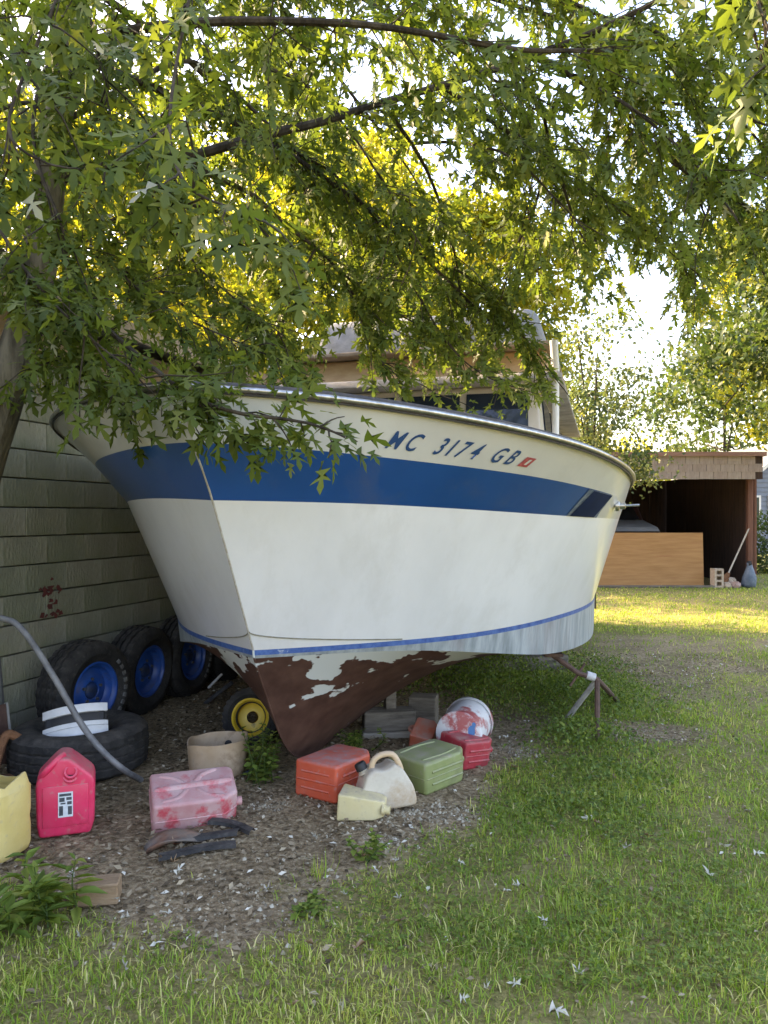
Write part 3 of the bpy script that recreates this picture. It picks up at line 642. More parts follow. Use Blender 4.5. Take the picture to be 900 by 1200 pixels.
# 2 cut yellow can at the edge
g = GP(-18, 1012); yl = can_mat('old_yellow_plastic', (.55,.42,.13), (.66,.53,.20), (.28,.17,.05), 2.2, .5, .1, (.58,.72))
t = thing('cut_yellow_can', 'tall dirty yellow plastic can with its jagged top cut off', 'plastic can', (g[0]-.03, g[1]+.1, 0), R(-14))
V, F = [], []
r_ = np.random.default_rng(3); n = 48
def sq(a, hw, hd, p=5): return (hw*math.copysign(abs(math.cos(a))**(2/p), math.cos(a)), hd*math.copysign(abs(math.sin(a))**(2/p), math.sin(a)))
levels = [(.0,.84),(.012,.95),(.04,1),(.12,1.0),(.155,.975),(.19,1.0),(.30,1.0),(.36,.97),(.40,.9)]
for inner in (0, 1):
    for z, s in (levels if not inner else levels[::-1]):
        for j in range(n):
            a = 2*math.pi*j/n; x, y = sq(a, .155*s-.006*inner, .12*s-.006*inner)
            zz = z+.008*inner*(z < .02)
            if z > .35: zz = z-.03+.035*math.sin(a*2+1)+.012*math.sin(a*7)-.05*max(0, math.cos(a-.2))
            V.append((x, y, zz))
L_ = len(levels)*2
for i in range(L_-1):
    for j in range(n): F.append((i*n+j, i*n+(j+1)%n, (i+1)*n+(j+1)%n, (i+1)*n+j))
F.append(tuple(range(n))[::-1]); F.append(tuple(range((L_-1)*n, L_*n)))
link('body', mesh('body', V, F, True, 60), yl, t)
mb = MB(); mb.tube(curve([(-.1,-.124,.17),(0,-.126,.165),(.1,-.124,.17)], 12), .006, 6); mb.build('molded_rib', yl, t, sm=True)
# generic lying can
def lying_can(name, label, px, py, rz, L, W, H, m, ribs=True, tilt=(0,0), cross=False, cap=None, dz=0, cat='gas can', group=None, taper=0, endribs=False):
    g = GP(px, py); t = thing(name, label, cat, (g[0], g[1], dz), rot=(tilt[0], tilt[1], rz), group=group)
    c = W*.20
    me = prism([(-L/2,-W/2),(L/2-c*1.3,-W/2),(L/2,-W/2+c),(L/2,W/2-c*.4),(L/2-c*.5,W/2),(-L/2,W/2)], H, min(H*.27,.045), 5)
    for v in me.vertices: v.co = (v.co.x, v.co.z, v.co.y+H/2)      # outline lies in plan
    me.flip_normals()
    cc = [(-L/2,-W/2),(0,-W/2),(L/2-c*1.3,-W/2),(L/2,-W/2+c),(L/2,W/2-c*.4),(L/2-c*.5,W/2),(0,W/2),(-L/2,W/2),(-L/2,0),(-L/2,-W/2)]
    if not taper:
        bv = min(H*.27,.045)*.38; pts = []
        for (x0_, y0_), (x1_, y1_) in zip(cc[:-1], cc[1:]): pts += [(x0_*.93+x1_*.07, y0_*.93+y1_*.07, H*.5), (x0_*.07+x1_*.93, y0_*.07+y1_*.93, H*.5)]
        mb = MB(); mb.tube(pts, .0035, 5); mb.build('mold_seam', m, t, sm=True)
    if taper:
        for v in me.vertices:
            k = 1-taper*max(0, v.co.x/(L/2)); v.co.y *= k; v.co.z = H/2+(v.co.z-H/2)*k
    link('body', me, m, t)
    if endribs:
        for zz in (.28, .5, .72):
            mb = MB(); mb.tube([(-L/2+.001,-W*.33,H*zz),(-L/2+.001,W*.33,H*zz)], .006, 6); mb.build('molded_rib', m, t, sm=True)
    if ribs:
        for k in ((-1, 1) if ribs != 'side' else ()):
            mb = MB(); mb.tube(curve([(-L*.40,k*W*.30,H*.985),(0,k*W*.34,H*.995),(L*.34,k*W*.28,H*.985)], 12), .008, 6); mb.build('molded_rib', m, t, sm=True)
        for zz in (.3, .68):
            mb = MB(); mb.tube([(-L*.36,-W/2,H*zz),(L*.30,-W/2,H*zz)], .007, 6); mb.build('molded_rib', m, t, sm=True)
    if cross:
        for pts, r in [([(-.46,-.02),(-.22,0),(0,.02),(.24,.03),(.46,.05)],.026), ([(-.40,.38),(-.22,.26),(-.10,.06)],.02), ([(-.40,-.38),(-.20,-.30),(-.08,-.08)],.02), ([(.30,.42),(.12,.30),(.02,.10)],.022), ([(.34,-.40),(.14,-.30),(.02,-.08)],.02)]:
            mb = MB(); c = curve([(x*L, y*W, H-.014) for x, y in pts], 14); mb.tube(c, r*np.array([.75]+[1]*(len(c)-2)+[.75]), 10); mb.build('molded_rib', m, t, sm=True)
    handle([(L*.10,W*.5-.012,H*.5),(L*.18,W*.5+.03,H*.5),(L*.34,W*.5+.03,H*.5),(L*.42,W*.5-.03,H*.5)], .014, m, t)
    neck((L/2-.012, -W*.18, H*.5), .022, .04, m, t, (0, R(90), 0), black)
    if cap is not None:
        V, F = lathe([(0,.035),(.026,.035),(.03,.02),(.03,0)], 16); link('cap', mesh('cap', V, F, True, 40), cap, t, (L/2+.02, -W*.18, H*.5), (0, R(90), 0))
    return t
pink = can_mat('faded_pink_plastic', (.46,.20,.20), (.58,.38,.37), (.52,.06,.08), 6, .5, .1, (.50,.60), dust=.2, dcol=(.5,.42,.40))
lying_can('faded_pink_can', 'faded pink gasoline can lying on its side with molded cross ridges', 226, 955, R(20), .42, .28, .18, pink, False, (R(17), R(0)), True, dz=.0)
orr = can_mat('orange_red_plastic', (.56,.075,.025), (.60,.10,.04), (.42,.09,.06), 3, .45, .05, dust=.5, dcol=(.36,.25,.24))
lying_can('orange_red_can', 'orange red gasoline can lying under the bow beside the white jug', 394, 926, R(58), .40, .28, .20, orr, 'side', (0, R(2)), cap=black, endribs=True)
olive = can_mat('olive_plastic', (.20,.24,.08), (.25,.29,.11), (.15,.17,.07), 3, .45, .05)
lying_can('olive_green_can', 'olive green plastic fuel can lying flat between the white jug and red can', 504, 915, R(43), .38, .30, .18, olive, True, (0, R(-2)), cap=None)
dred = can_mat('dull_red_plastic', (.36,.02,.035), (.44,.035,.05), (.22,.02,.03), 4, .5, .05)
lying_can('dull_red_can', 'dull red gasoline can lying against the paint splashed bucket', 545, 893, R(38), .27, .24, .17, dred, True, (R(6), R(6)))
org = can_mat('sun_faded_orange', (.50,.11,.05), (.42,.17,.11), None, 3, .5)
lying_can('small_orange_can', 'small faded orange can half hidden between timber and bucket', 496, 874, R(70), .20, .15, .15, org, False, (R(10), R(-22)))
ys = can_mat('pale_yellow_plastic', (.58,.49,.24), (.66,.58,.33), (.55,.20,.14), 6, .5, .1, (.66,.74))
lying_can('small_yellow_can', 'small pale yellow plastic can lying in front of the white jug', 424, 958, R(-8), .235, .17, .135, ys, False, (0, R(4)), taper=.42)
# white jug with handle
g = GP(453, 948); wj = can_mat('dirty_white_plastic', (.50,.45,.35), (.62,.57,.46), (.42,.31,.19), 5, .5, .1, (.46,.66), dust=.25)
t = thing('white_jug', 'dirty white plastic jug with a tan handle and black cap', 'jug', (g[0], g[1]+.05, .0), R(12), rot=(R(-8), R(-6), R(12)))
link('body', prism([(-.135,0),(.140,0),(.150,.03),(.140,.10),(.095,.195),(.05,.225),(.02,.205),(-.02,.20),(-.06,.215),(-.10,.19),(-.145,.09),(-.15,.03)], .22, .045, 5), wj, t)
handle([(-.062,-.02,.195),(-.045,-.03,.245),(.0,-.03,.268),(.06,-.03,.262),(.088,-.025,.215),(.098,-.02,.175)], .016, can_mat('tan_handle', (.58,.40,.22), (.64,.48,.30), None, 4, .5), t)
neck((-.095,.0,.185), .026, .035, wj, t, (0, R(-20), 0))
V, F = lathe([(0,.038),(.028,.038),(.032,.03),(.032,0)], 18); link('cap', mesh('cap', V, F, True, 40), black, t, (-.105,0,.205), (0, R(-20), 0))
mb = MB(); mb.box(-.11,.115,-.104,-.098,.03,.15); mb.build('front_panel', wj, t, bev=.003)
# paint splashed bucket on its side
g = GP(536, 895); t = thing('paint_bucket', 'white bucket lying on its side with red and blue paint splashes', 'bucket', (g[0]+.02, g[1]+.10, 0), rot=(0,0,R(-18)))
bm_ = mat('splashed_white', (.60,.60,.60), (.68,.68,.68), .5, 6, c3=(.38,.09,.085), s3=3.2, t3=(.50,.58))
V, F = lathe([(0,0),(.138,0),(.148,.006),(.150,.014),(.143,.02),(.150,.18),(.156,.34),(.163,.345),(.163,.30),(.160,.298)], 40); link('body', mesh('pail', V, F, True, 35), bm_, t, (0,-.02,.155), (R(-90), 0, 0))
blue_p = mat('paint_blue', (.05,.18,.42), (.10,.25,.5), .5, 10); V = []
for (cx, cz, sx, sz, k) in [(.085,.02,.022,.05,0),(.10,.07,.012,.02,1)]:
    a = np.linspace(0, 6.283, 11)[:-1]; V = [(cx+sx*math.cos(b)*(1+.2*math.sin(3*b)), -.0225, cz+sz*math.sin(b)+.155) for b in a]; link('paint_splash', mesh('sp', V, [tuple(range(10))]), blue_p, t)
mb = MB(); mb.tube(curve([(-.15,.30,.155),(-.10,.40,.05),(.0,.42,.02),(.10,.40,.05),(.15,.30,.155)], 20), .003, 6); mb.build('bail', steel_g, t, sm=True)
# tan tub, cut open
g = GP(250, 912); tanm = can_mat('tan_plastic', (.42,.29,.17), (.55,.42,.29), (.24,.14,.07), 3.5, .6, .05)
t = thing('tan_tub', 'open tan plastic tub, cut from a barrel, beside the weeds', 'tub', (g[0]+.0, g[1]+.12, 0), R(10)); V = []; F = []; n = 40
lv = [(.0,.86),(.01,.92),(.06,.97),(.14,1.0),(.20,1.03)]
for inner in (0, 1):
    for z, s in (lv if not inner else lv[::-1]):
        for j in range(n):
            a = 2*math.pi*j/n; x, y = sq(a, .175*s-.007*inner, .16*s-.007*inner, 3); V.append((x, y, z+.008*inner*(z < .02)+(.012*math.sin(a+2.2)+.004*math.sin(5*a))*(z > .15)))
L_ = len(lv)*2
for i in range(L_-1):
    for j in range(n): F.append((i*n+j, i*n+(j+1)%n, (i+1)*n+(j+1)%n, (i+1)*n+j))
F.append(tuple(range(n))[::-1]); F.append(tuple(range((L_-1)*n, L_*n)))
link('shell', mesh('shell', V, F, True, 55), tanm, t)
V, F = lathe([(0,.004),(.02,.004),(.024,0)], 16); link('drain_hole', mesh('drain', V, F, True), black, t, (.06,.148,.12), (R(90), 0, 0))
# scraps on the soil in front of the pink can
t = thing('leather_scrap', 'curled brown leather scrap lying below the faded pink can', 'scrap', GP(205, 990), R(30)); V = []; F = []
for i in range(13):
    for j in range(6):
        u_ = i/12-.5; v_ = j/5-.5; V.append((u_*.27, v_*.13*(1-.5*abs(u_)*2), .05*math.cos(u_*3.0)*(1-.4*v_)+.02*math.sin(v_*5+u_*4)))
for i in range(12):
    for j in range(5): F.append((i*6+j,(i+1)*6+j,(i+1)*6+j+1,i*6+j+1))
o = link('hide', mesh('hide', V, F, True), mat('leather', (.16,.07,.04), (.20,.13,.09), .7, 10, .3, c3=(.12,.105,.09), s3=7, t3=(.4,.6)), t); md = o.modifiers.new('s', 'SOLIDIFY'); md.thickness = .008
for k, (px, py, L_, rz, lb) in enumerate([(240,985,.30,-.1,'strip of cracked dark rubber curled beside the leather scrap'), (232,1004,.34,.25,'long dark rubber strip lying farthest out from the faded pink can'), (270,975,.26,-.35,'short dark rubber strip end by the tan tub weeds')]):
    g = GP(px, py); V = []; F = []
    for i in range(17):
        u_ = i/16-.5
        for j, (v_, h) in enumerate(((-.028,0),(-.02,.016),(.02,.018),(.028,0))): V.append((u_*L_, v_+.05*math.sin(u_*3+k), h+.012+.03*(u_*u_)))
    for i in range(16):
        for j in range(3): F.append((i*4+j,(i+1)*4+j,(i+1)*4+j+1,i*4+j+1))
    o = link('rubber_strip', mesh('strip', V, F, True, 40), RUB, None, g, (0,0,rz)); tag(o, lb, 'rubber strip', 'dark rubber strips on the soil')
g = GP(112, 1060); timber('short sawn tan wood block at the lawn edge beside the leafy plant', (.16,.10,.085), (g[0], g[1]+.04, -.005), R(10), mat('sawn_wood', (.22,.14,.075), (.32,.22,.13), .9, 8, .3, 50, stretch=(1,6,6)), name='wood_block')
tag(MB().tube(curve([GP(285,912)+(0,0,.02), GP(300,908)+(0,0,.035), GP(318,903)+(0,0,.02)], 10), .012, 8).build('pipe_stub', mat('dark_pipe', (.03,.045,.08), (.05,.06,.09), .5, 9), None, sm=True), 'short dark blue pipe end lying between pink can and weeds', 'pipe')
tag(MB().tube([P(244,806,6.0), P(260,790,6.1)], .010, 8).build('white_stick', mat('white_stick', (.5,.5,.5), (.6,.6,.6), .6, 9), None, sm=True), 'thin white stick leaning in the dark behind the yellow rimmed wheel', 'stick')
mb = MB(); mb.tube([(-1.47,6.3,0), P(272,800,6.2)], .016, 8); tag(mb.build('grey_rod', steel_g, None, sm=True), 'dark iron rod leaning in the shade beneath the bow', 'rod')

# ------------------------------------------------------------------ the open shed in the back
SY = 16.6
def shed():
    t = thing('open_shed', 'open fronted dark shed with a faded pink shingled fascia at the lawn end', 'shed', (0, SY, 0))
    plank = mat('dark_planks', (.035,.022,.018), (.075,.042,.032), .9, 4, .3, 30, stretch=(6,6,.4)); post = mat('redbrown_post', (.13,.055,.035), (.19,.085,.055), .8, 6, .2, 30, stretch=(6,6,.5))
    x0, x1, D = 2.2, 7.94, 5.0
    nb = 24
    for i in range(nb):      # back wall boards
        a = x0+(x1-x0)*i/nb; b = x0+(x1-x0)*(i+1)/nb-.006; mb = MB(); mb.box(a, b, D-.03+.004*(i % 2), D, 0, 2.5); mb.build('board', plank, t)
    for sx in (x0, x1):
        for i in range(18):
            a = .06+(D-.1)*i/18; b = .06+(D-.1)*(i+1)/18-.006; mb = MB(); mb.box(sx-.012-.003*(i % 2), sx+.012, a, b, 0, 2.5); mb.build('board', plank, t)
    for sx in (x0, 5.0, x1-.02):
        mb = MB(); mb.box(sx-.06, sx+.06, -.02 if sx != 5.0 else D-.2, .10 if sx != 5.0 else D-.1, 0, 2.335); mb.build('post', post, t, bev=.008)
    mb = MB(); mb.box(x1+.07, x1+.13, .02, .10, .25, 2.4); mb.build('corner_board', post, t, bev=.006)
    mb = MB(); mb.box(x0-.2, x1+.1, -.02, .11, 2.336, 2.46); mb.build('beam', plank, t)
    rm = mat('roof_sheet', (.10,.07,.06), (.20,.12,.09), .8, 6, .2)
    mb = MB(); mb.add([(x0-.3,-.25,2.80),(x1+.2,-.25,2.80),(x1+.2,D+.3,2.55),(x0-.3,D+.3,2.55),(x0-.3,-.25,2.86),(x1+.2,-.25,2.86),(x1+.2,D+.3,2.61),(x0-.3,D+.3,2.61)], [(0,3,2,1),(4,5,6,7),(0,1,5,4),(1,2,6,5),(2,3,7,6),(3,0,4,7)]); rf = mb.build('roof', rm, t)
    mb = MB(); mb.box(x0-.3, x1+.2, -.275, -.252, 2.795, 2.885); mb.build('roof_edge', mat('edge_board', (.24,.13,.10), (.32,.19,.15), .8, 3, stretch=(.3,1,1)), rf)
    sh = [mat('shingle_%d' % k, c, d, .9, 9, .3, 40, stretch=(3,1,.6)) for k, (c, d) in enumerate([((.29,.235,.21),(.38,.315,.28)), ((.275,.22,.195),(.36,.295,.265)), ((.305,.25,.22),(.39,.33,.295))])]
    protos = []
    for k in range(6):
        mb = MB(); wv = .29; mb.add([(-wv/2,-.013,0),(wv/2,-.013,0),(wv/2,-.006,.175),(-wv/2,-.006,.175),(-wv/2,0,0),(wv/2,0,0),(wv/2,0,.175),(-wv/2,0,.175)], [(0,1,2,3),(4,7,6,5),(0,4,5,1),(3,2,6,7),(0,3,7,4),(1,5,6,2)]); me = mesh('shingle', mb.V, mb.F); me.materials.append(sh[k % 3]); protos.append(me)
    mb = MB(); mb.box(x0-.25, x1+.14, -.215, -.06, 2.31, 2.79); fa = mb.build('fascia', plank, t)
    for row in range(3):
        n = 20
        for i in range(n):
            x = x0-.10+(i+(.5 if row == 1 else 0))*.2985
            if x > x1+.02: continue
            link('shingle', protos[int(rng.integers(6))], None, fa, (x, -.216-.0015*((i+row) % 2), 2.305+row*.158+rng.normal(0, .002)))
    # wall behind looks dark; floor is soil
shed()
# plywood sheet
ply = mat('weathered_plywood', (.33,.165,.06), (.43,.23,.09), .8, 3, .1, 30, stretch=(.5,1,6), c3=(.34,.15,.06), s3=2.2)
t = thing('plywood_sheet', 'orange brown plywood sheet standing on edge in front of the shed', 'plywood', (5.65, SY-.10, 0), 0, rot=(R(-3),0,0)); mb = MB(); mb.box(-1.22,1.22,-.009,.009,0.02,1.16); mb.build('panel', ply, t); mb = MB(); mb.box(-1.22,1.22,.0095,.05,.03,.12); mb.build('batten', ply, t)
tag(MB().box(4.2,7.0,SY-.36,SY-.24,0,.045).build('ground_board', oldwood, None, bev=.005), 'weathered board lying on the ground below the plywood sheet', 'board')
# car parked inside
def car():
    t = thing('parked_car', 'dark covered car parked inside the open shed behind the plywood', 'car', (5.35, SY+2.35, 0))
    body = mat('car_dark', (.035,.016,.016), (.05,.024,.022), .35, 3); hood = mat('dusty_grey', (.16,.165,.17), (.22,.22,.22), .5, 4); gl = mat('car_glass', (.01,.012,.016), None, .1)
    prof = [(-2.1,.35),(-2.1,1.0),(-1.9,1.22),(-.9,1.36),(-.35,1.82),(1.0,1.84),(1.6,1.36),(2.1,1.2),(2.12,.35)]
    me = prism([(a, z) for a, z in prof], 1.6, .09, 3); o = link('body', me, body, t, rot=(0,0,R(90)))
    me = prism([(-2.06,1.18),(-1.9,1.27),(-.95,1.425),(-.9,1.36),(-1.9,1.23)], 1.45, .01, 2); link('hood', me, hood, t, rot=(0,0,R(90)))
    mb = MB(); mb.add([(-.68,-.87,1.42),(.68,-.87,1.42),(.6,-.42,1.79),(-.6,-.42,1.79)], [(0,1,2,3)]); mb.build('windshield', gl, t)
    for sx in (-.72, .72):
        for y in (-1.35, 1.3): link('wheel', tyre_mesh(.32, .19, .2, 36), RUB, t, (sx, y, .32))
        V, F = lathe([(0,0),(.09,0),(.1,.02)], 16); link('headlight', mesh('headlight', V, F, True), steel_g, t, (sx*.8, -2.115, .78), (R(90),0,0))
    mb = MB(); mb.box(-.82,.82,-2.2,-2.1,.42,.56); mb.build('bumper', steel_g, t, bev=.02)
car()
# blocks and tools at the shed corner
t = thing('concrete_block', 'tan three hole concrete block standing on end by the shed post', 'concrete block', GP(841, 688)*np.array([1,1,0])+np.array([0,0,0]), R(4))
t.location = (7.10, SY-.22, 0); cb = mat('tan_concrete', (.40,.31,.23), (.50,.41,.32), .95, 20, .4)
mb = MB(); mb.box(-.10,-.055,-.1,.1,0,.40); mb.box(.055,.10,-.1,.1,0,.40)
for z in (0,.12,.24,.36): mb.box(-.0549,.0549,-.1,.1,z,z+.04)
mb.build('shell', cb, t); mb = MB(); mb.box(-.0545,.0545,.06,.08,.041,.359); mb.build('web', cb, t)
g0 = np.array([7.55, SY-.1, 0])
t = thing('shovel', 'long handled shovel leaning on the shed post with a pale handle', 'shovel', (7.38, SY-.15, 0)); mb = MB(); mb.tube([(0,0,.30),(.52,.15,1.28)], .017, 8); mb.build('shaft', mat('ash_wood', (.40,.36,.31), (.5,.46,.4), .8, 8), t, sm=True)
V = [(-.02,-.01,.32),(.035,0,.31),(.0,-.0,.06),(-.06,-.02,.02),(-.13,-.02,.08),(-.12,-.03,.26)]; V += [(x,y+.006,z) for x,y,z in V]; mb = MB(); mb.add(V, [tuple(range(6)), tuple(range(11,5,-1))]+[(i,(i+1)%6,(i+1)%6+6,i+6) for i in range(6)]); mb.build('blade', rust2, t)
for k, (x, y, s, lb, m) in enumerate([(7.30,-.25,.10,'pale broken brick beside the three hole block',cb),(7.48,-.24,.12,'pinkish stone chunk by the shovel blade',mat('pink_stone',(.34,.22,.18),(.45,.33,.28),.9,10,.3)),(7.45,-.05,.17,'cream rubble lump behind the shovel blade',cb)]):
    me = mesh('lump', *lathe([(0,0),(s*.8,0),(s,s*.5),(s*.7,s*1.1),(0,s*1.2)], 9)); bevel(me, .012, 1); r = np.random.default_rng(k)
    for v in me.vertices: v.co += Vector(r.normal(0, s*.08, 3))
    tag(link('rubble_stone', me, m, None, (x, SY+y, -.01)), lb, 'stone')
t = thing('blue_bag', 'crumpled grey blue bag slumped against the shed post', 'bag', (7.80, SY-.2, 0)); me = mesh('bag', *lathe([(0,0),(.12,.0),(.15,.06),(.13,.2),(.09,.36),(.05,.46),(.07,.52),(0,.5)], 20)); r = np.random.default_rng(9)
for v in me.vertices: v.co += Vector((.02*math.sin(v.co.z*30+v.co.x*20), .02*math.cos(v.co.z*25), 0))
smooth(me); link('sack', me, mat('bag_blue', (.07,.10,.15), (.17,.21,.26), .6, 6, .3), t)
mb = MB(); mb.tube([(-.03,.0,.50),(.03,0,.51)], .055, 8); mb.build('tie', black, t, sm=True)

# neighbour house and hedge
def house():
    Y = 30.0; X = 15.9
    t = thing('neighbour_house', 'blue grey sided house with white trim far beyond the shed', 'house', (X, Y, 0))
    sid = mat('blue_siding', (.17,.20,.26), (.21,.24,.30), .7, 3); wt = mat('white_trim', (.7,.7,.7), (.75,.75,.74), .6, 3)
    core = MB(); core.add([(-1.9,.05,0),(1.9,.05,0),(1.9,.05,2.7),(0,.05,4.3),(-1.9,.05,2.7),(-1.9,7,0),(1.9,7,0),(1.9,7,2.7),(0,7,4.3),(-1.9,7,2.7)], [(0,1,2,3,4),(9,8,7,6,5),(0,5,6,1),(1,6,7,2),(4,9,5,0)]); wl = core.build('wall', sid, t)
    for k in range(23):
        z = .1+k*.18; half = 1.9 if z < 2.52 else max(.1, 1.9*(4.28-z-.175)/1.6)
        mb = MB(); mb.add([(-half,.0,z),(half,.0,z),(half,.035,z+.176),(-half,.035,z+.176),(-half,.048,z),(half,.048,z),(half,.048,z+.176),(-half,.048,z+.176)], [(0,1,2,3),(4,7,6,5),(0,4,5,1),(3,2,6,7),(0,3,7,4),(1,5,6,2)]); mb.build('siding_board', sid, wl)
    for s in (-1, 1):
        mb = MB(); mb.add([(s*2.25,-.3,2.42),(0,-.3,4.32),(0,7.3,4.32),(s*2.25,7.3,2.42),(s*2.25,-.3,2.55),(0,-.3,4.46),(0,7.3,4.46),(s*2.25,7.3,2.55)], [(0,1,2,3),(4,7,6,5),(0,4,5,1),(2,6,7,3),(0,3,7,4),(1,5,6,2)]); r_ = mb.build('roof', mat('asphalt_roof', (.08,.08,.085), (.12,.12,.12), .9, 20), t)
        mb = MB(); mb.add([(s*2.25,-.34,2.38),(0,-.34,4.28),(0,-.34,4.46),(s*2.25,-.34,2.56),(s*2.25,-.302,2.38),(0,-.302,4.28),(0,-.302,4.46),(s*2.25,-.302,2.56)], [(0,1,2,3),(7,6,5,4),(0,4,5,1),(1,5,6,2),(2,6,7,3),(3,7,4,0)]); mb.build('trim', wt, r_)
    for x in (-1.55, -.55, .6):
        mb = MB(); 
        for a in [(x-.36,x+.36,-.04,-.002,1.0,1.08),(x-.36,x+.36,-.04,-.002,2.22,2.3),(x-.36,x-.29,-.04,-.002,1.081,2.219),(x+.29,x+.36,-.04,-.002,1.081,2.219)]: mb.box(*a)
        f = mb.build('window', wt, t); mb = MB(); mb.box(x-.289,x+.289,-.02,-.004,1.081,2.219); mb.build('pane', mat('house_glass', (.03,.05,.05), None, .1), f)
house()

# ------------------------------------------------------------------ leaves and trees
MAPLE = np.array([(0,0),(.34,.03),(.10,.22),(.46,.60),(.075,.44),(.15,.74),(0,1.0),(-.15,.74),(-.075,.44),(-.46,.60),(-.10,.22),(-.34,.03),(0,.34)])
MAPLE_T = np.c_[MAPLE, .10*np.abs(MAPLE[:,0])-.16*MAPLE[:,1]**2]
MAPLE_F = np.array([(i, (i+1) % 12, 12) for i in range(12)])
KITE_T = np.array([(0,0,0),(.32,.42,.05),(0,1,-.12),(-.32,.42,.05)]); KITE_F = np.array([(0,1,2),(0,2,3)])
LANCE_T = np.array([(0,0,0),(.15,.3,.03),(.13,.6,.0),(0,1,-.2),(-.13,.6,0),(-.15,.3,.03)]); LANCE_F = np.array([(0,1,2),(0,2,3),(0,3,4),(0,4,5)])
def unit(a): return a/(np.linalg.norm(a, axis=-1, keepdims=True)+1e-9)
def leaves(name, pos, axis, nrm, size, tint, m, parent, T=MAPLE_T, F=MAPLE_F, kind='stuff'):
    pos = np.asarray(pos); axis = unit(np.asarray(axis)); side = unit(np.cross(axis, nrm)); nr = np.cross(side, axis); N = len(pos); k = len(T)
    s = np.asarray(size)[:,None,None]
    V = pos[:,None,:]+s*(T[None,:,0,None]*side[:,None,:]+T[None,:,1,None]*axis[:,None,:]+T[None,:,2,None]*nr[:,None,:])
    Fa = (F[None]+(np.arange(N)*k)[:,None,None]).reshape(-1, F.shape[1])
    me = mesh_np(name, V.reshape(-1,3), Fa, np.repeat(np.asarray(tint), k))
    o = link(name, me, m, parent)
    if kind: o['kind'] = kind
    return o

